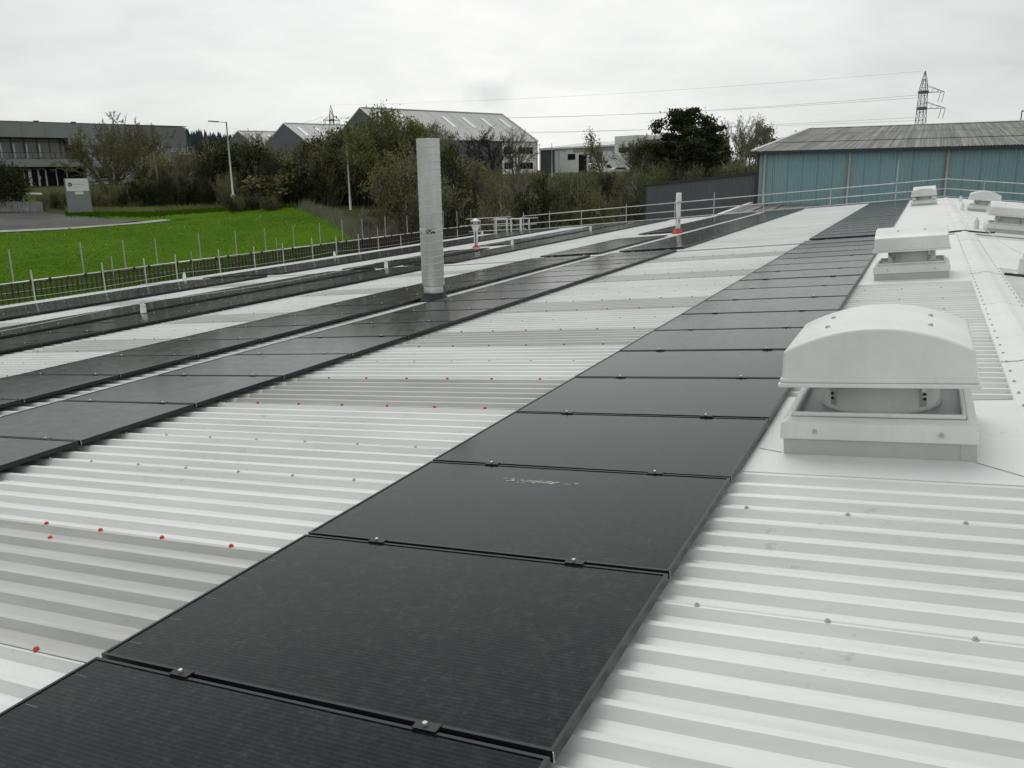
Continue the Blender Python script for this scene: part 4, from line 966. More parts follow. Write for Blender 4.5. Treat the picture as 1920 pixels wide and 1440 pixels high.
# ------------------------------------------------------------------ far warehouses
M_WRF = mat('warehouse_roof', (.40, .405, .395), .6, noise=.07, nscale=.15); M_WRW = mat('warehouse_white', (.82, .83, .80), .55, noise=.03, nscale=.4)
M_WRD = mat('warehouse_dark_cladding', (.11, .115, .14), .55, noise=.08, nscale=.3); M_SKL = mat('skylight', (.72, .73, .72), .4)
TH2 = rad(21.8); WE = np.array([math.sin(TH2), math.cos(TH2), 0]); WN = np.array([math.cos(TH2), -math.sin(TH2), 0])
def warehouse(name, corner, L, hs, ze, zr, zb, label, sky, two_tone=0.0, wins=False, dark=True):
    """corner: right end of the eave facing us; the shed runs back along -WE by L; half span hs away from us"""
    C = np.array([corner[0], corner[1], 0]); t = empty(name, (C[0], C[1], zb)); tag(t, label, 'warehouse')
    def Wp(u, d, z): q = C-WE*u-WN*d; return (q[0], q[1], z)
    w = MB(); w.add([Wp(0, 0, zb), Wp(L, 0, zb), Wp(L, 0, ze-.1), Wp(0, 0, ze-.1)], [(0, 1, 2, 3)]); cw(w, 'side_wall', M_WRD if dark else M_WRW, t)
    for u in (0, L): w = MB(); w.add([Wp(u, 0, zb), Wp(u, 2*hs, zb), Wp(u, 2*hs, ze-.1), Wp(u, hs, zr-.1), Wp(u, 0, ze-.1)], [(0, 1, 2, 3, 4)]); cw(w, 'gable_wall', M_WRD, t)
    nb = int(L/5); 
    for k in range(nb):
        a, b_ = L*k/nb+.04, L*(k+1)/nb-.04
        w = MB(); w.add([Wp(a, -.3, ze), Wp(b_, -.3, ze), Wp(b_, hs, zr), Wp(a, hs, zr)], [(0, 1, 2, 3)]); cw(w, 'roof_bay', M_WRF, t)
        if k in sky:
            f0, f1 = .42, .80; um = (a+b_)/2
            w = MB(); w.add([Wp(um-.5, hs*f0, ze+(zr-ze)*f0+.16), Wp(um+.5, hs*f0, ze+(zr-ze)*f0+.16), Wp(um+.5, hs*f1, ze+(zr-ze)*f1+.16), Wp(um-.5, hs*f1, ze+(zr-ze)*f1+.16)], [(0, 1, 2, 3)]); cw(w, 'rooflight', M_SKL, t)
    w = MB(); w.add([Wp(0, -.3, ze-.06), Wp(L, -.3, ze-.06), Wp(L, hs, zr-.06), Wp(0, hs, zr-.06), Wp(0, 2*hs, ze), Wp(L, 2*hs, ze)], [(0, 1, 2, 3), (3, 2, 5, 4)]); cw(w, 'roof_lining', M_TEXT, t)
    for (d0, z0, d1, z1) in ((-.3, ze, hs, zr), (hs, zr, 2*hs+.3, ze)):
        for u in (-.02, L+.02): w = MB(); w.tube([Wp(u, d0, z0+.08), Wp(u, d1, z1+.08)], .20, 4); cw(w, 'verge_trim', M_SKL if u > 1 else M_WRF, t)
    w = MB(); w.tube([Wp(0, hs, zr+.1), Wp(L, hs, zr+.1)], .14, 6); cw(w, 'ridge_trim', M_WRF, t)
    w = MB(); w.tube([Wp(0, -.4, ze-.05), Wp(L, -.4, ze-.05)], .16, 6); cw(w, 'gutter', M_SKL, t)
    if two_tone:
        w = MB(); w.add([Wp(-.03, -.05, zb), Wp(two_tone, -.05, zb), Wp(two_tone, -.05, ze-.2), Wp(-.03, -.05, ze-.2)], [(0, 1, 2, 3)]); cw(w, 'white_front', M_WRW, t)
        w = MB(); w.tube([Wp(-.05, -.2, zb), Wp(-.05, -.2, ze-.1)], .12, 6); cw(w, 'downpipe', M_TEXT, t)
        for z0, z1 in ((2.35, 3.75), (5.35, 5.35)) if False else ((1.2, 2.6), (4.5, 5.9)):
            for a, b_ in ((1.2, 5.6), (7.4, two_tone-.5)):
                w = MB(); w.add([Wp(a, -.09, z0), Wp(b_, -.09, z0), Wp(b_, -.09, z1), Wp(a, -.09, z1)], [(0, 1, 2, 3)]); f = cw(w, 'window', M_OGL, t)
                for k in range(1, 4): u = a+(b_-a)*k/4; w = MB(); w.tube([np.array(Wp(u, -.12, z0)), np.array(Wp(u, -.12, z1))], .05, 4); b2_ = cw(w, 'mullion', M_TEXT, t)
    return t
def LD(L, D): p = D*np.array([-math.sin(YAW), math.cos(YAW)])+L*np.array([math.cos(YAW), math.sin(YAW)]); return p
warehouse('warehouse', LD(6.4, 200), 39, 11.6, 7.25, 13.75, -.6, 'largest grey-roofed warehouse with white corner front and skylights', (0, 1, 2, 3, 5, 6), 10.5, True)
warehouse('warehouse', LD(-18.5, 242), 40, 13.0, 7.6, 13.5, 0, 'middle gabled warehouse with dark end wall and skylights', (5, 6, 7))
warehouse('warehouse', LD(-36.5, 267), 42, 12.0, 7.6, 13.0, 0, 'leftmost and smallest-looking gabled warehouse behind the trees', (5, 6, 7))
# low white units
ua = empty('trade_units', tuple(PT(1100, 331, 205))); tag(ua, 'low white trade units with grey roller doors and sloping pale roof', 'building')
ca = PT(1013, 331, 212)[:2]; cb = PT(1198, 331, 186)[:2]; ue = (cb-ca)/np.linalg.norm(cb-ca); un = np.array([ue[1], -ue[0]])
if un @ (-ca) < 0: un = -un
UL = np.linalg.norm(cb-ca); ue3 = np.array([*ue, 0]); un3 = np.array([*un, 0])
def ubx(name, m, u0, u1, d0, d1, z0, z1):
    mb = MB(); c_ = ca+ue*(u0+u1)/2+un*(d0+d1)/2; mb.obox((c_[0], c_[1], (z0+z1)/2), ue3, (u1-u0)/2, un3, (d1-d0)/2, (0, 0, 1), (z1-z0)/2); return cw(mb, name, m, ua)
ubx('dark_bay', M_WRD, 0, 5.6, -14, 0, -.8, 5.6); ubx('white_wall', M_WRW, 5.61, UL*.80, -14, -.05, -.8, 6.0)
ubx('tall_white_block', M_WRW, UL*.80+.01, UL*1.02, -14, .8, -.8, 7.6); ubx('dark_flank', M_WRD, UL*1.02+.01, UL*1.35, -14, -.6, -.8, 6.6)
mb = MB()
def U3(u, d, z): q = ca+ue*u+un*d; return (q[0], q[1], z)
k = 9
for j in range(k):
    a, b_ = UL*.82*j/k+.05, UL*.82*(j+1)/k-.05; mb = MB(); mb.add([U3(a, .4, 6.02), U3(b_, .4, 6.02), U3(b_, -14, 7.4), U3(a, -14, 7.4)], [(0, 1, 2, 3)]); cw(mb, 'roof_bay', M_WRW if j % 2 else M_WRF, ua)
ubx('fascia', M_WRW, 0, UL*.80, .02, .42, 5.62, 6.0)
ubx('window', M_OGL, 10.5, 13.2, -.04, .02, 3.1, 4.4); ubx('door', M_OGL, 14.5, 17.2, -.04, .02, .2, 4.2); ubx('roller_door', M_WRD, 18.2, 22.5, -.04, .04, .2, 4.6); ubx('poster', mat('pale_blue_poster', (.35, .5, .55), .5), 19.1, 20.4, .05, .08, 1.9, 3.8)
ubx('upper_band', M_WRF, 12.5, UL*.79, -.04, .01, 4.7, 5.6); ubx('window', M_OGL, UL*.84, UL*.98, .81, .86, 4.2, 5.2)
# van
vp = PT(1130, 329, 181); vz = vp[2]-.1
van = empty('delivery_van', tuple(vp)); tag(van, 'white delivery van parked in front of the low trade units', 'van')
e, n = face_cam_frame(vp, 0.35)
prof = [(-2.9, .35), (-2.9, 2.35), (-2.7, 2.5), (.9, 2.5), (1.25, 2.35), (2.0, 1.45), (2.75, 1.2), (2.9, .95), (2.9, .35)]
mb = MB(); mb.prism([e*x+np.array([0, 0, z]) for x, z in prof], n*-.95, n*.95); mb.build('body', M_WHITEP, van)
mb = MB(); mb.prism([e*x+np.array([0, 0, z]) for x, z in ((.55, 1.45), (.55, 2.15), (1.15, 2.15), (1.75, 1.5))], n*.955, n*.965); mb.build('side_window', M_OGL, van)
mb = MB(); mb.quad(*[e*x+n*y+np.array([0, 0, z]) for x, y, z in ((1.34, -.8, 2.27), (1.34, .8, 2.27), (2.0, .8, 1.49), (2.0, -.8, 1.49))]); mb.build('windscreen', M_OGL, van)
for x in (-1.9, 1.95):
    for sd in (-1, 1):
        q = e*x+np.array([0, 0, .35]); mb = MB(); mb.tube([q+n*.78*sd, q+n*.97*sd], .36, 14); wh = mb.build('wheel', M_RUBBER, van); mb = MB(); mb.tube([q+n*.971*sd, q+n*.985*sd], .2, 10); mb.build('rim', M_ALU, wh)
vp = PT(1165, 327, 176); car = empty('parked_car', tuple(vp)); tag(car, 'pale parked car partly hidden by scrub right of the van', 'car')
mb = MB(); mb.prism([e*x+np.array([0, 0, z]) for x, z in ((-2.1, .3), (-2.1, .95), (-1.5, 1.4), (.4, 1.42), (1.1, .95), (2.0, .8), (2.1, .35))], n*-.85, n*.85); mb.build('body', M_ALU, car)
mb = MB(); mb.prism([e*x+np.array([0, 0, z]) for x, z in ((-1.6, .98), (-1.35, 1.33), (.35, 1.34), (.85, .98))], n*.855, n*.862); mb.build('side_window', M_OGL, car)
for x in (-1.3, 1.3): q = e*x+np.array([0, 0, .3]); mb = MB(); mb.tube([q+n*.7, q+n*.88], .3, 12); mb.build('wheel', M_RUBBER, car)

# ------------------------------------------------------------------ pylons and lines
M_PYL = mat('pylon_steel', (.15, .16, .17), .6, .3)
def pylon(az, r, ztop, zb, ex, label, sides, sc_=1.0, armk=1.0):
    bx_, by_ = azr(az, r); base = np.array([bx_, by_, zb]); t = empty('pylon', tuple(base)); tag(t, label, 'pylon')
    H = ztop-zb; ex = np.array([*ex, 0.0]); ex /= np.linalg.norm(ex); ey = np.array([-ex[1], ex[0], 0])
    lv = [(0, 2.6), (.22, 1.9), (.42, 1.35), (.52, 1.22), (.60, 1.14), (.68, 1.08), (.76, 1.02), (.84, .92), (.92, .55), (1.0, .03)]
    rr = .075*sc_
    def cr(k):
        h, w_ = lv[k]; return [ex*w_*sx*.8+ey*w_*sy*.8+np.array([0, 0, H*h]) for sx, sy in ((-1, -1), (1, -1), (1, 1), (-1, 1))]
    mb = MB()
    for q in range(4): mb.tube([cr(k)[q] for k in range(len(lv))], rr, 4)
    mb.build('legs', M_PYL, t); mb = MB()
    for k in range(len(lv)-1):
        a, b_ = cr(k), cr(k+1)
        for q in range(4):
            q2 = (q+1) % 4; mb.tube([a[q], b_[q2]], rr*.6, 3, cap=False); mb.tube([a[q2], b_[q]], rr*.6, 3, cap=False); mb.tube([b_[q], b_[q2]], rr*.6, 3, cap=False)
    mb.build('lattice', M_PYL, t)
    tips = []
    for (h, ln_) in ((.635, 6.3*armk), (.795, 5.6*armk)):
        for sd in sides:
            full = ln_ if sd > 0 else ln_*abs(sd); sg = 1 if sd > 0 else -1
            tip = ex*sg*full+np.array([0, 0, H*h]); mb = MB()
            for sy in (-.8, .8):
                mb.tube([ex*sg*.85+ey*sy+np.array([0, 0, H*h-.1]), tip], rr*.8, 4); mb.tube([ex*sg*.85+ey*sy+np.array([0, 0, H*h+1.6]), tip], rr*.7, 4)
                for f in (.3, .6): mb.tube([ex*sg*(.85+f*full*.8)+ey*sy*(1-f)+np.array([0, 0, H*h]), ex*sg*(.85+(f+.12)*full*.8)+ey*sy*(1-f)*.8+np.array([0, 0, H*h+1.6*(1-f)-.15])], rr*.5, 3)
            mb.build('cross_arm', M_PYL, t)
            for f in (1.0, .82):
                q = ex*sg*full*f+np.array([0, 0, H*h]); mb = MB(); mb.tube([q, q-ex*.5*sg+np.array([0, 0, -2.6])], .07*sc_, 5); mb.build('insulator', M_PYL, t)
            tips.append(base+tip)
    mb = MB()
    for h in (.635, .795): mb.obox((0, 0, H*h), ex, 1.0, ey, 1.0, (0, 0, 1), .35)
    mb.build('arm_joint', M_PYL, t)
    return base, tips
exr = (R_[0], R_[1])
pa, ta = pylon(.77, 262, 262*math.tan(rad(5.44)), -1, exr, 'nearer steel lattice pylon above the teal shed roof', (1,))
pb, tb = pylon(37.06, 345, 345*math.tan(rad(4.43)), 0, (math.cos(YAW+.3), math.sin(YAW+.3)), 'distant steel lattice pylon between the gabled warehouses', (1, -1), 1.5, .55)
def wire(a, b_, sag, label, r=.03):
    pts_ = [a*(1-t)+b_*t-np.array([0, 0, sag*4*t*(1-t)]) for t in np.linspace(0, 1, 40)]; mb = MB(); mb.tube(pts_, r, 4); tag(mb.build('power_line', M_PYL), label, 'power line', 'overhead power lines')
def PP_(px, py, r): return PT(px, py, r)
for k, (y0, ya, yb) in enumerate(((183, 224, 222), (178, 221, 219))):
    wire(PT(1722, y0, 262), PT(640, 219+2*k, 344), 2.2+.2*k, 'upper overhead line sagging from the nearer pylon across the sky, %s strand' % ('lower', 'upper')[k])
for k, y0 in enumerate((226, 220)):
    wire(PT(1718, y0, 262), PT(645, 250+3*k, 344), 1.0+.3*k, 'lower overhead line between the two pylons, %s strand' % ('lower', 'upper')[k])
wire(PT(1735, 133, 262), PT(620, 197, 345), 1.5, 'faint top earth wire joining the two pylon peaks', .02)
wire(PT(606, 219, 345), PT(380, 268, 420), 1.5, 'overhead line falling left from the distant pylon')
wire(PT(606, 228, 345), PT(400, 280, 420), 1.2, 'second overhead line falling left from the distant pylon')
p = PT(1911, 250, 120); t = empty('far_mast', tuple(p)); tag(t, 'thin grey mast behind the roof of the teal shed, at the right edge', 'mast'); mb = MB(); hq = PT(1911, 208, 120)[2]-p[2]; mb.tube([(0, 0, -2), (0, 0, hq)], .06, 6); mb.build('column', M_PYL, t); mb = MB(); mb.tube([(0, 0, hq), np.array([*exr, 0])*1.6+np.array([0, 0, hq-.2])], .08, 6); mb.build('arm', M_PYL, t)
# far wooded hill
hv = []; azs = np.radians(np.linspace(30, 75, 140)); 
M_HILL = mat('far_conifer_hill', (.085, .115, .125), .95, noise=.25, nscale=.05)
el = 2.15+.15*np.sin(azs*9)-np.clip((rad(45)-azs)*8, 0, 2.4)
rr1, rr2 = 760, 1000; mb = MB(); V = []
for a, e_ in zip(azs, el):
    V += [(-math.sin(a)*rr1, math.cos(a)*rr1, 0), (-math.sin(a)*(rr1+rr2)/2, math.cos(a)*(rr1+rr2)/2, (rr1+rr2)/2*math.tan(rad(e_*.82))), (-math.sin(a)*rr2, math.cos(a)*rr2, rr2*math.tan(rad(e_))), (-math.sin(a)*1300, math.cos(a)*1300, 10)]
mb.add(V, [(4*i+j, 4*i+j+1, 4*i+j+5, 4*i+j+4) for i in range(len(azs)-1) for j in range(3)]); tag(mb.build('hill', M_HILL, None, True), kind='structure')
V = []; F = []; rh = np.random.default_rng(4)
for i in range(2600):
    a = rad(rh.uniform(31, 74)); k = rh.uniform(0, 1); r = 860+140*k; e_ = np.interp(a, azs, el); z = r*math.tan(rad(e_*(.80+.2*k)))-4; h = rh.uniform(11, 20); w_ = h*.2
    x, y = -math.sin(a)*r, math.cos(a)*r; b0_ = len(V); tx, ty = math.cos(a)*w_, math.sin(a)*w_
    V += [(x-tx, y-ty, z), (x+tx, y+ty, z), (x, y, z+h), (x-ty, y+tx, z), (x+ty, y-tx, z)]; F += [(b0_, b0_+1, b0_+2), (b0_+3, b0_+4, b0_+2)]
o = bpy.data.objects.new('conifer_forest', fastmesh('conifer_forest', np.array(V), np.array(F), [M_HILL])); COL.objects.link(o); tag(o, kind='stuff')

# ------------------------------------------------------------------ vegetation
def leaf_mat(name, c1, c2, rough=.75, sub=.0):
    m = bpy.data.materials.new(name); m.use_nodes = True; nt = m.node_tree; b = nt.nodes['Principled BSDF']; b.inputs['Roughness'].default_value = rough
    b.inputs['Specular IOR Level'].default_value = .06
    g_ = nd(nt, 'ShaderNodeNewGeometry'); t = nd(nt, 'ShaderNodeTexCoord')
    n = nd(nt, 'ShaderNodeTexNoise', i_Scale=.45, i_Detail=3.0); nt.links.new(t.outputs['Object'], n.inputs['Vector'])
    f = math_(nt, 'ADD', math_(nt, 'MULTIPLY', g_.outputs['Random Per Island'], .55), math_(nt, 'MULTIPLY', ramp(nt, n.outputs[0], [(.35, 0.0), (.65, 1.0)]), .45))
    x = mixc(nt, f, c1, c2); nt.links.new(x, b.inputs['Base Color'])
    tr = nd(nt, 'ShaderNodeBsdfTranslucent'); nt.links.new(x, tr.inputs[0]); ms = nd(nt, 'ShaderNodeMixShader'); ms.inputs[0].default_value = .18
    nt.links.new(b.outputs[0], ms.inputs[1]); nt.links.new(tr.outputs[0], ms.inputs[2]); nt.links.new(ms.outputs[0], nt.nodes['Material Output'].inputs[0])
    return m
M_BARK = mat('bark', (.13, .12, .085), .9, noise=.3, nscale=3); M_BARKG = mat('mossy_bark', (.125, .12, .06), .9, noise=.3, nscale=3); M_TWIG = mat('grey_twigs', (.24, .23, .19), .9)
M_BARKD = mat('dark_bark', (.035, .032, .025), .9)
L_OLIVE = leaf_mat('olive_leaf', (.135, .14, .058), (.29, .29, .135)); L_DARK = leaf_mat('evergreen_leaf', (.026, .034, .015), (.075, .085, .038))
L_GREEN = leaf_mat('fresh_green_leaf', (.075, .10, .03), (.15, .20, .06)); L_WILLOW = leaf_mat('spring_leaf', (.115, .135, .042), (.25, .275, .10)); L_BROWN = leaf_mat('dry_scrub', (.10, .09, .05), (.22, .20, .12)); L_PALE = leaf_mat('dry_pale_grass', (.16, .16, .11), (.30, .30, .24))
class TreeG:
    def __init__(s, seed): s.r = np.random.default_rng(seed); s.seg = []; s.tips = []
    def grow(s, p, d, L, r, lev, P):
        n = P['nseg'][min(lev, len(P['nseg'])-1)]; q = p.copy(); dd = d.copy(); kids = P['kids'][lev] if lev < len(P['kids']) else 0
        pts = [q.copy()]; rad_ = [r]
        for i in range(n):
            dd = dd+s.r.normal(0, P['wig'], 3); dd[2] += P['up']; dd /= np.linalg.norm(dd)
            q = q+dd*L/n; pts.append(q.copy()); rad_.append(r*(1-(i+1)/n*(1-P['taper'])))
        for i in range(n): s.seg.append((pts[i], pts[i+1], rad_[i], rad_[i+1], lev))
        if lev >= len(P['kids']): s.tips += pts[1:]; return
        for k in range(kids):
            f = P['from'][lev]+(1-P['from'][lev])*(k+s.r.uniform(0, 1))/kids; i = min(int(f*n), n-1); b = pts[i]+(pts[i+1]-pts[i])*(f*n-i)
            t = pts[i+1]-pts[i]; t /= np.linalg.norm(t)
            u = s.r.normal(0, 1, 3); u -= (u@t)*t; u /= np.linalg.norm(u)+1e-9; an = rad(P['ang'][lev]+s.r.normal(0, 8))
            nd_ = t*math.cos(an)+u*math.sin(an); s.grow(b, nd_, L*P['len'][lev]*s.r.uniform(.7, 1.15)*(1.15-.45*f), max(rad_[i]*P['rr'], P['rmin']), lev+1, P)
        s.tips.append(pts[-1])
    def wood(s):
        if not s.seg: return np.zeros((0, 3)), np.zeros((0, 4), int)
        a = np.array([q[0] for q in s.seg]); b = np.array([q[1] for q in s.seg]); ra = np.array([q[2] for q in s.seg]); rb = np.array([q[3] for q in s.seg])
        t = b-a; t /= np.linalg.norm(t, axis=1)[:, None]+1e-9; up = np.where(np.abs(t[:, 2:3]) > .9, np.array([[1., 0, 0]]), np.array([[0, 0, 1.]]))
        u = np.cross(t, up); u /= np.linalg.norm(u, axis=1)[:, None]; w = np.cross(t, u); n = 4
        V = []
        for k in range(n):
            an = 2*math.pi*k/n; c, s2 = math.cos(an), math.sin(an); V.append(a+ra[:, None]*(c*u+s2*w))
        for k in range(n):
            an = 2*math.pi*k/n; c, s2 = math.cos(an), math.sin(an); V.append(b+rb[:, None]*(c*u+s2*w))
        V = np.stack(V, 1); m = len(a); base = np.arange(m)[:, None]*8
        F = np.concatenate([base+np.array([[k, (k+1) % n, n+(k+1) % n, n+k]]) for k in range(n)], 0)
        return V.reshape(-1, 3), F
def leaves(rg, C, size, jit, flat=0.0, lenr=1.6):
    n = len(C); C = C+rg.normal(0, 1, (n, 3))*jit; a = rg.normal(0, 1, (n, 3)); a[:, 2] *= (1-flat); a /= np.linalg.norm(a, axis=1)[:, None]
    b = rg.normal(0, 1, (n, 3)); b -= (b*a).sum(1)[:, None]*a; b /= np.linalg.norm(b, axis=1)[:, None]; s = size*rg.uniform(.6, 1.4, (n, 1))
    V = np.stack([C-a*s*.5*lenr, C+b*s*.5, C+a*s*.5*lenr, C-b*s*.5], 1).reshape(-1, 3); F = np.arange(4*n).reshape(-1, 4); return V, F
def mk(name, parts, mats):
    """parts: list of (V,F,mat index)"""
    off = 0; Vs = []; Fs = []; Ms = []
    for V, F, m in parts: Vs.append(V); Fs.append(F+off); Ms.append(np.full(len(F), m)); off += len(V)
    return np.concatenate(Vs), np.concatenate(Fs), np.concatenate(Ms), mats
PB = dict(nseg=[5, 5, 4, 3, 2], kids=[7, 6, 5, 5], wig=.10, up=.03, taper=.45, ang=[38, 38, 42, 45], len=[.72, .62, .52, .5], rr=.55, rmin=.014)
PB['from'] = [.22, .25, .2, .2]
def bare_tree(seed, H, P=None, multi=1, spread=.25, rbase=.2, trunk_mat=M_BARK, twig=.014, leafn=0, leaf=None, lsize=.14, ivy=0):
    P = dict(P or PB); P['rmin'] = twig; T = TreeG(seed)
    for k in range(multi):
        a = 2*math.pi*k/max(multi, 1)+T.r.uniform(0, 1); d = np.array([math.cos(a)*spread*(multi > 1), math.sin(a)*spread*(multi > 1), 1.0]); d /= np.linalg.norm(d)
        T.grow(np.array([0, 0, -.4]), d, H*.62, rbase/math.sqrt(multi)*1.2, 0, P)
    V, F = T.wood(); out = {'trunk': (V, F)}
    if leafn:
        tp = np.array(T.tips); idx = T.r.integers(0, len(tp), leafn); out['crown'] = leaves(T.r, tp[idx], lsize, .22)
    if ivy:
        sg = [q for q in T.seg if q[4] == 0 or (q[4] == 1 and q[2] > .045)]; a = np.array([q[0] for q in sg]); b = np.array([q[1] for q in sg]); i = T.r.integers(0, len(a), ivy); t = T.r.uniform(0, 1, (ivy, 1))
        out['ivy'] = leaves(T.r, a[i]*(1-t)+b[i]*t, .16, .16)
    return out, T
def place_tree(name, tree, loc, label, mats, s=1.0, rz=None, cat='tree'):
    t = empty(name, tuple(loc)); tag(t, label, cat)
    for k, (V, F) in tree.items():
        o = bpy.data.objects.new(k, fastmesh(k, V*s, F, [mats[k]])); COL.objects.link(o); o.parent = t
    t.rotation_euler[2] = rng.uniform(0, 6.28) if rz is None else rz
    return t
def gp(px, r):
    v = ray(px, 340); h = math.hypot(v[0], v[1]); x, y = v[0]/h*r, v[1]/h*r; return np.array([x, y, float(ground_z(x, y))])
def top_h(px, py, r): return PT(px, py, r)[2]-gp(px, r)[2]
def fit_h(tree, H):
    z = max(V[:, 2].max() for V, F in tree.values()); k = H/z
    return {n: (V*k, F) for n, (V, F) in tree.items()}
# bare trees by the office and the warehouse
def bare(px, py, r, seed, label, wide=None, **kw):
    H = top_h(px, py, r); tr, _ = bare_tree(seed, H, **kw); tr = fit_h(tr, H)
    if wide:
        cur = np.percentile(np.abs(tr['trunk'][0][:, :2]), 97); k = wide/cur; tr = {n: (V*np.array([k, k, 1]), F) for n, (V, F) in tr.items()}
    return place_tree('bare_tree', tr, gp(px, r), label, {'trunk': kw.get('trunk_mat', M_BARK), 'crown': L_OLIVE, 'ivy': L_OLIVE})
bare(212, 204, 104, 21, 'large bare spreading tree with mossy limbs before the office', 4.4, multi=4, spread=.38, rbase=.34, trunk_mat=M_BARKG, twig=.026, ivy=700, leafn=0)
bare(285, 228, 108, 22, 'smaller ivy-clad bare tree right of the large mossy one', 3.0, multi=2, spread=.3, rbase=.24, trunk_mat=M_BARKG, twig=.022, ivy=1300, leafn=300)
PB2 = dict(PB); PB2['kids'] = [6, 5, 4, 3]
PU = dict(PB); PU['ang'] = [24, 24, 26, 30]; PU['up'] = .06; PU['kids'] = [8, 7, 5, 4]
bare(805, 222, 118, 23, 'grey bare tree directly behind the top of the duct', 4.4, P=PU, multi=4, spread=.35, rbase=.26, trunk_mat=M_TWIG, twig=.018)
bare(918, 232, 112, 24, 'dark bare branching tree before the dark warehouse wall', 3.6, P=PB2, multi=3, spread=.36, rbase=.30, trunk_mat=M_BARKD, twig=.019)
bare(970, 236, 114, 25, 'bare tree in front of the white warehouse windows', 3.0, P=PB2, multi=3, spread=.28, rbase=.24, trunk_mat=M_BARK, twig=.017, ivy=150)
bare(1195, 248, 118, 26, 'small bare fan-shaped tree left of the pine', 2.6, P=PU, multi=5, spread=.45, rbase=.2, trunk_mat=M_BARK, twig=.016, leafn=1200)
bare(1405, 206, 112, 27, 'tall pale bare tree right of the pine', 2.8, P=PU, multi=3, spread=.22, rbase=.2, trunk_mat=M_TWIG, twig=.017, leafn=1800)
bare(1375, 218, 122, 28, 'thin bare tree between the pine and the tall pale tree', 2.2, P=PU, multi=2, spread=.2, rbase=.16, trunk_mat=M_TWIG, twig=.015)
bare(1515, 236, 170, 29, 'far bare round treetop over the teal shed roof', 3.4, P=PB, multi=3, spread=.3, rbase=.2, trunk_mat=M_TWIG, twig=.02)
bare(480, 240, 190, 30, 'faint bare tree before the leftmost gabled warehouse', 4.6, P=PU, multi=4, spread=.35, rbase=.2, trunk_mat=M_TWIG, twig=.022)
PS = dict(PB); PS['kids'] = [26, 5, 4]; PS['ang'] = [62, 40, 40]; PS['len'] = [.30, .5, .5]; PS['from'] = [.25, .2, .2]; PS['nseg'] = [9, 4, 3, 2]; PS['up'] = .02
bare(1131, 235, 108, 31, 'slim feathery tree with sparse tiny leaves before the white units', 2.0, P=PS, multi=1, rbase=.12, trunk_mat=M_BARK, twig=.016, leafn=1100, lsize=.1)
# leafy tree behind the scaffolding, tall shoots breaking the skyline
def leafy(px, py, r, seed, label, wide, nl, leafm, ls=.17, multi=6, P=None, trunk=M_BARK, spread=.5, name='leafy_tree', dens=.0):
    H = top_h(px, py, r); tr, T = bare_tree(seed, H, P=P or PU, multi=multi, spread=spread, rbase=.26, twig=.016); tp = np.array(T.tips)
    idx = T.r.integers(0, len(tp), nl); tr['crown'] = leaves(T.r, tp[idx], ls, .25+dens); tr = fit_h(tr, H)
    cur = np.percentile(np.abs(tr['crown'][0][:, :2]), 97); k = wide/cur; tr = {n: (V*np.array([k, k, 1]), F) for n, (V, F) in tr.items()}
    return place_tree(name, tr, gp(px, r), label, {'trunk': trunk, 'crown': leafm})
leafy(738, 188, 80, 41, 'tallest leafy tree with thin shoots above the warehouse ridge', 3.6, 15000, L_WILLOW, .15, 8, spread=.55)
leafy(690, 214, 92, 42, 'broad olive tree left of the tallest leafy one', 3.6, 15000, L_WILLOW, .16, 8, spread=.6)
leafy(615, 258, 98, 43, 'dark ivy-covered tree beside the warehouse verge', 2.4, 12000, L_DARK, .2, 5, dens=.1)
leafy(560, 282, 97, 44, 'olive tree below the middle gabled warehouse', 3.6, 12000, L_OLIVE, .16, 7)
leafy(462, 262, 96, 45, 'dark evergreen shrub tree right of the lamp', 2.5, 12000, L_DARK, .2, 5, dens=.1)
leafy(413, 250, 122, 46, 'small dark evergreen behind the street lamp', 2.6, 9000, L_DARK, .22, 5, dens=.15)
leafy(505, 318, 93, 47, 'low rounded green bush tree among the scrub', 2.6, 9000, L_OLIVE, .15, 6)
leafy(845, 288, 98, 48, 'olive bush tree right of the duct', 3.2, 10000, L_OLIVE, .15, 6)
leafy(360, 276, 104, 49, 'dense olive thicket tree beside the office corner', 4.4, 14000, L_OLIVE, .15, 8)
leafy(2, 290, 92, 50, 'dark evergreen shrub at the left picture edge', 1.7, 9000, L_DARK, .16, 5, dens=.15)
leafy(1480, 246, 140, 51, 'dark treetop just left of the teal shed ridge', 3.0, 9000, L_DARK, .3, 5, dens=.25)
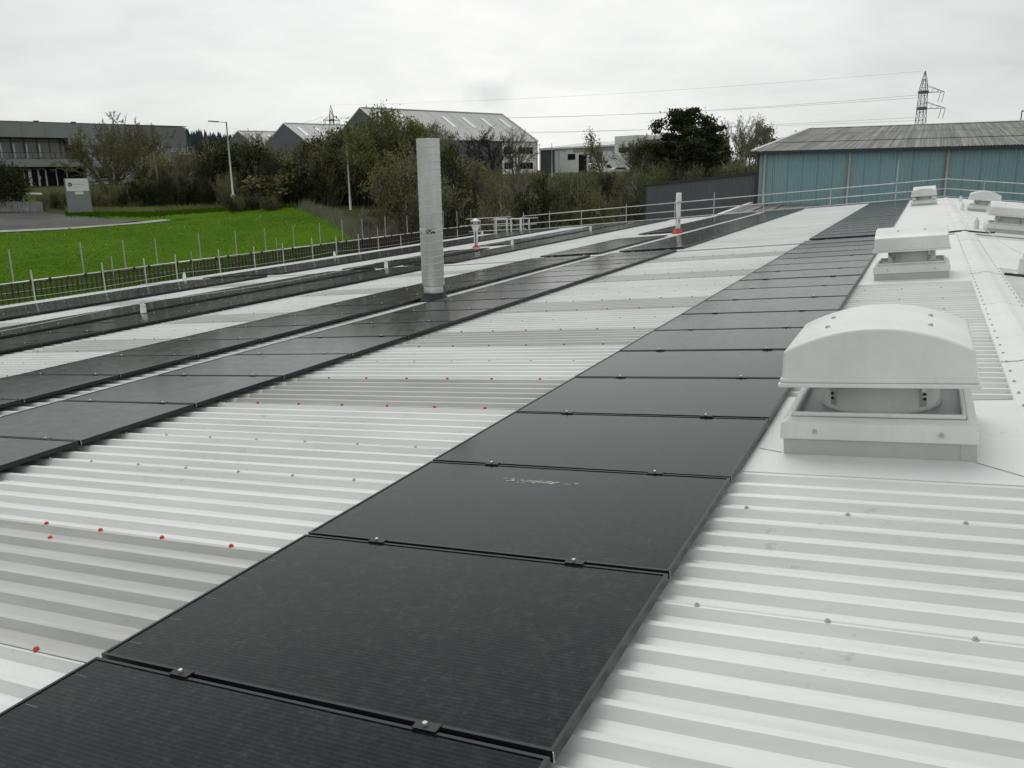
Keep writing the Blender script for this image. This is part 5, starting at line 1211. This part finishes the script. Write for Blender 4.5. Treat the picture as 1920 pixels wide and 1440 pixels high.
# pine: limbs with flat dense needle clumps
def pine(px, py, r, seed, label, wide, clumps, ls=.20, low=.25):
    H = top_h(px, py, r); rg = np.random.default_rng(seed); T = TreeG(seed); pts_ = [np.array([0, 0, -.3])]
    for i in range(8): pts_.append(pts_[-1]+np.array([rg.normal(0, .12), rg.normal(0, .12), H*.92/8]))
    for i in range(8): T.seg.append((pts_[i], pts_[i+1], .24*(1-i/9), .24*(1-(i+1)/9), 0))
    C = []
    for k in range(clumps):
        f = low+(1-low)*rg.uniform(0, 1)**.8; z = H*f*.93; b = np.array([0, 0, z]); an = rg.uniform(0, 2*math.pi)
        prof = math.sin(min(1, (1-f)*1.5+.12)*math.pi*.5)*(1.0 if f > .45 else .55+f); R1 = wide*prof*rg.uniform(.30, 1.22)
        tip = b+np.array([math.cos(an)*R1, math.sin(an)*R1, R1*.16+rg.uniform(0, .5)]); T.seg.append((b, (b+tip)/2+np.array([0, 0, -.15]), .06, .045, 1)); T.seg.append(((b+tip)/2+np.array([0, 0, -.15]), tip, .045, .02, 1))
        m = 150; cc = tip+rg.normal(0, 1, (m, 3))*np.array([.42, .42, .17])*rg.uniform(.6, 1.3); C.append(cc)
        cc2 = (b+tip)/2+rg.normal(0, 1, (16, 3))*np.array([.5, .5, .16]); C.append(cc2)
    C = np.concatenate(C); tr = {'trunk': T.wood(), 'crown': leaves(rg, C, ls, .03, 0, 1.3)}
    return place_tree('pine_tree', fit_h(tr, H), gp(px, r), label, {'trunk': M_BARKD, 'crown': L_DARK}, rz=0)
pine(1280, 200, 98, 61, 'big dark pine with ragged flat-topped crown against the sky', 4.6, 84)
pine(1325, 222, 104, 62, 'second dark pine merging with the right of the big one', 2.3, 40)
pine(1432, 236, 118, 63, 'dark conifer behind the tall pale bare tree', 1.6, 18, low=.35)
pine(1250, 262, 100, 64, 'lower dark pine spreading left below the big crown', 3.0, 26, low=.55)

# scrub belt: shrubs joined into thickets nobody could count
def shrub(seed, kind):
    rg = np.random.default_rng(seed); T = TreeG(seed)
    P = dict(nseg=[4, 3, 3], kids=[5, 4], wig=.14, up=.05, taper=.4, ang=[26, 32], len=[.6, .5], rr=.6, rmin=.012); P['from'] = [.15, .1]
    nst = 14 if kind != 'dark' else 8
    for k in range(nst):
        a = rg.uniform(0, 2*math.pi); sp = rg.uniform(.1, .75); d = np.array([math.cos(a)*sp, math.sin(a)*sp, 1]); d /= np.linalg.norm(d); T.grow(np.array([rg.normal(0, .12), rg.normal(0, .12), -.1]), d, rg.uniform(.6, .95), .014, 0, P)
    V, F = T.wood()
    if len(F) > 2400: F = F[:]; 
    tp = np.array(T.tips); nl = {'twig': 300, 'olive': 2600, 'dark': 2600, 'green': 2400, 'brown': 1500}[kind]
    i = rg.integers(0, len(tp), nl); Vl, Fl = leaves(rg, tp[i], {'twig': .018, 'olive': .022, 'dark': .030, 'green': .026, 'brown': .020}[kind], .045)
    zmax = 1.0
    return (V/zmax, F), (Vl/zmax, Fl)
SH = {k: [shrub(100+7*i+j, k) for j in range(2)] for i, k in enumerate(('twig', 'olive', 'dark', 'green', 'brown'))}
SHM = {'twig': (M_TWIG, L_BROWN), 'olive': (M_BARK, L_OLIVE), 'dark': (M_BARKD, L_DARK), 'green': (M_BARK, L_GREEN), 'brown': (M_BARK, L_BROWN)}
acc = {k: [[], [], [], 0] for k in SH}
def add_shrub(kind, x, y, h, w):
    (Vw, Fw), (Vl, Fl) = SH[kind][rng.randrange(2)]; a = rng.uniform(0, 6.28); c_, s_ = math.cos(a), math.sin(a); z = float(ground_z(x, y))
    A = acc[kind]
    if kind in ('olive', 'dark', 'green', 'brown'):      # keep about half of the wood, the leaves hide it
        Fw = Fw[::2]
    V = np.concatenate([Vw, Vl]); F = np.concatenate([Fw, Fl+len(Vw)]); m = np.concatenate([np.zeros(len(Fw), int), np.ones(len(Fl), int)])
    V = V*np.array([w, w, h]); V = np.stack([V[:, 0]*c_-V[:, 1]*s_+x, V[:, 0]*s_+V[:, 1]*c_+y, V[:, 2]+z], 1)
    A[0].append(V); A[1].append(F+A[3]); A[2].append(m); A[3] += len(V)
capx = [150, 240, 300, 440, 520, 600, 700, 780, 830, 900, 1000, 1060, 1120, 1210, 1300, 1420, 1520]
capy = [352, 330, 285, 280, 288, 262, 250, 268, 280, 312, 322, 326, 324, 310, 290, 300, 300]
lowx = [150, 440, 640, 700, 900, 1210, 1420]
def veg_region(n, px0, px1, r0, r1, kinds, hr, seed):
    rgn = random.Random(seed)
    for _ in range(n):
        px = rgn.uniform(px0, px1); r = rgn.uniform(r0, r1); p = gp(px, r)
        cap = PT(px, np.interp(px, capx, capy), r)[2]-p[2]
        h = min(rgn.uniform(*hr), cap*rgn.uniform(.72, 1.06)); 
        if h < .8: continue
        add_shrub(rgn.choice(kinds), p[0], p[1], h*1.05, h*rgn.uniform(.55, .8))
veg_region(34, 265, 440, 97, 112, ['olive', 'dark', 'olive', 'brown', 'twig'], (3.5, 8), 1)
veg_region(26, 235, 440, 93, 98, ['dark', 'dark', 'olive', 'brown'], (2.0, 3.6), 2)
veg_region(60, 440, 760, 91, 108, ['olive', 'dark', 'olive', 'brown', 'dark'], (3.5, 9), 3)
veg_region(30, 420, 600, 91, 96, ['dark', 'brown', 'olive'], (1.8, 3.5), 4)
veg_region(34, 600, 700, 88, 98, ['olive', 'dark', 'brown', 'olive', 'dark'], (3, 6), 5)
veg_region(52, 715, 860, 64, 92, ['olive', 'dark', 'brown', 'olive', 'dark'], (3, 6.5), 15)
veg_region(85, 820, 1230, 76, 118, ['olive', 'twig', 'brown', 'twig', 'olive', 'dark'], (2.5, 6), 6)
veg_region(75, 790, 1230, 60, 80, ['olive', 'twig', 'dark', 'brown', 'dark', 'olive', 'twig'], (2.4, 5), 7)
veg_region(22, 1030, 1210, 68, 84, ['green', 'green', 'olive'], (3, 5.5), 8)
veg_region(55, 1180, 1440, 92, 118, ['olive', 'olive', 'brown', 'dark', 'twig'], (3, 7.5), 9)
veg_region(16, 75, 150, 92, 97, ['green', 'olive', 'green'], (1.2, 2.0), 10)
veg_region(18, 150, 235, 93, 98, ['olive', 'dark', 'green'], (1.3, 2.4), 11)
veg_region(30, 430, 520, 84.5, 88, ['brown', 'olive', 'dark'], (.9, 1.5), 12)
veg_region(40, 668, 730, 56, 68, ['brown', 'twig'], (.9, 1.6), 13)
for k, A in acc.items():
    o = bpy.data.objects.new('scrub_thicket', fastmesh('scrub_thicket', np.concatenate(A[0]), np.concatenate(A[1]), list(SHM[k]), np.concatenate(A[2]))); COL.objects.link(o)
    tag(o, {'twig': 'leafless grey twiggy scrub on the bank', 'olive': 'olive scrub filling the bank', 'dark': 'dark evergreen bramble and ivy on the bank', 'green': 'fresh green brambles on the bank', 'brown': 'dry brown scrub on the bank'}[k], 'scrub', None, 'stuff')
# grass tufts, daisies and dry pale grass
def tufts(name, m, n, h, pick, w=.05, seed=5, lift=0.03):
    rg = np.random.default_rng(seed); P = pick(rg, n); n = len(P); z = ground_z(P[:, 0], P[:, 1])+lift; a = rg.uniform(0, 2*math.pi, n); hh = h*rg.uniform(.5, 1.4, n); lean = rg.normal(0, .35, (n, 2))*hh[:, None]
    b = np.stack([P[:, 0], P[:, 1], z], 1); d = np.stack([np.cos(a)*w, np.sin(a)*w, np.zeros(n)], 1); t = b+np.concatenate([lean, hh[:, None]], 1)
    V = np.stack([b-d, b+d, t], 1).reshape(-1, 3); o = bpy.data.objects.new(name, fastmesh(name, V, np.arange(3*n).reshape(-1, 3), [m])); COL.objects.link(o); tag(o, kind='stuff'); return o
def in_poly(P, poly):
    poly = np.asarray(poly); ins = np.zeros(len(P), bool); j = len(poly)-1
    for i in range(len(poly)):
        a, b = poly[i], poly[j]; c = ((a[1] > P[:, 1]) != (b[1] > P[:, 1])) & (P[:, 0] < (b[0]-a[0])*(P[:, 1]-a[1])/(b[1]-a[1]+1e-12)+a[0]); ins ^= c; j = i
    return ins
def pick_lawn(rg, n):
    az = np.radians(rg.uniform(34, 62, n)); r = rg.uniform(45, 89, n); P = np.stack([-np.sin(az)*r, np.cos(az)*r], 1); return P[in_poly(P, LAWN)]
L_GRASS = leaf_mat('grass_blade', (.040, .100, .002), (.074, .145, .010))
tufts('grass', L_GRASS, 45000, .05, pick_lawn, .03)
def pick_daisy(rg, n):
    az = np.radians(rg.uniform(35, 60, n)); r = rg.uniform(48, 85, n); k = np.sin(az*40)*np.cos(r*.35)+rg.normal(0, .5, n) > .35; P = np.stack([-np.sin(az)*r, np.cos(az)*r], 1)[k]; return P[in_poly(P, LAWN)]
rg = np.random.default_rng(9); P = pick_daisy(rg, 2600); z = ground_z(P[:, 0], P[:, 1])+.07
V, F = leaves(rg, np.stack([P[:, 0], P[:, 1], z], 1), .045, .03, 0, 1.2); o = bpy.data.objects.new('daisies', fastmesh('daisies', V, F, [mat('daisy', (.62, .62, .60), .7)])); COL.objects.link(o); tag(o, kind='stuff')
def pick_dry(rg, n):
    t = rg.uniform(0, 1, n); az = 39.2-4.6*t+rg.normal(0, .25, n); r = 87-31*t+rg.normal(0, 1.2, n); a = np.radians(az); return np.stack([-np.sin(a)*r, np.cos(a)*r], 1)
tufts('dry_grass', L_PALE, 2600, .8, pick_dry, .025, 6)
def pick_edge(rg, n):
    az = rg.uniform(39, 53, n); r = np.interp(az, [39, 45, 48.5, 53], [90, 88, 84, 87])+rg.normal(0, 1.2, n); a = np.radians(az); return np.stack([-np.sin(a)*r, np.cos(a)*r], 1)
tufts('rough_grass', L_OLIVE, 3500, .4, lambda r, n: pick_edge(r, n)*1.045, .03, 7); tufts('verge_grass', L_GRASS, 12000, .16, lambda r, n: pick_edge(r, n), .06, 8)
def pick_near(rg, n):
    az = rg.uniform(16, 36, n); r = rg.uniform(54, 64, n); a = np.radians(az); return np.stack([-np.sin(a)*r, np.cos(a)*r], 1)
tufts('dry_grass', L_PALE, 9000, .6, pick_near, .03, 9)
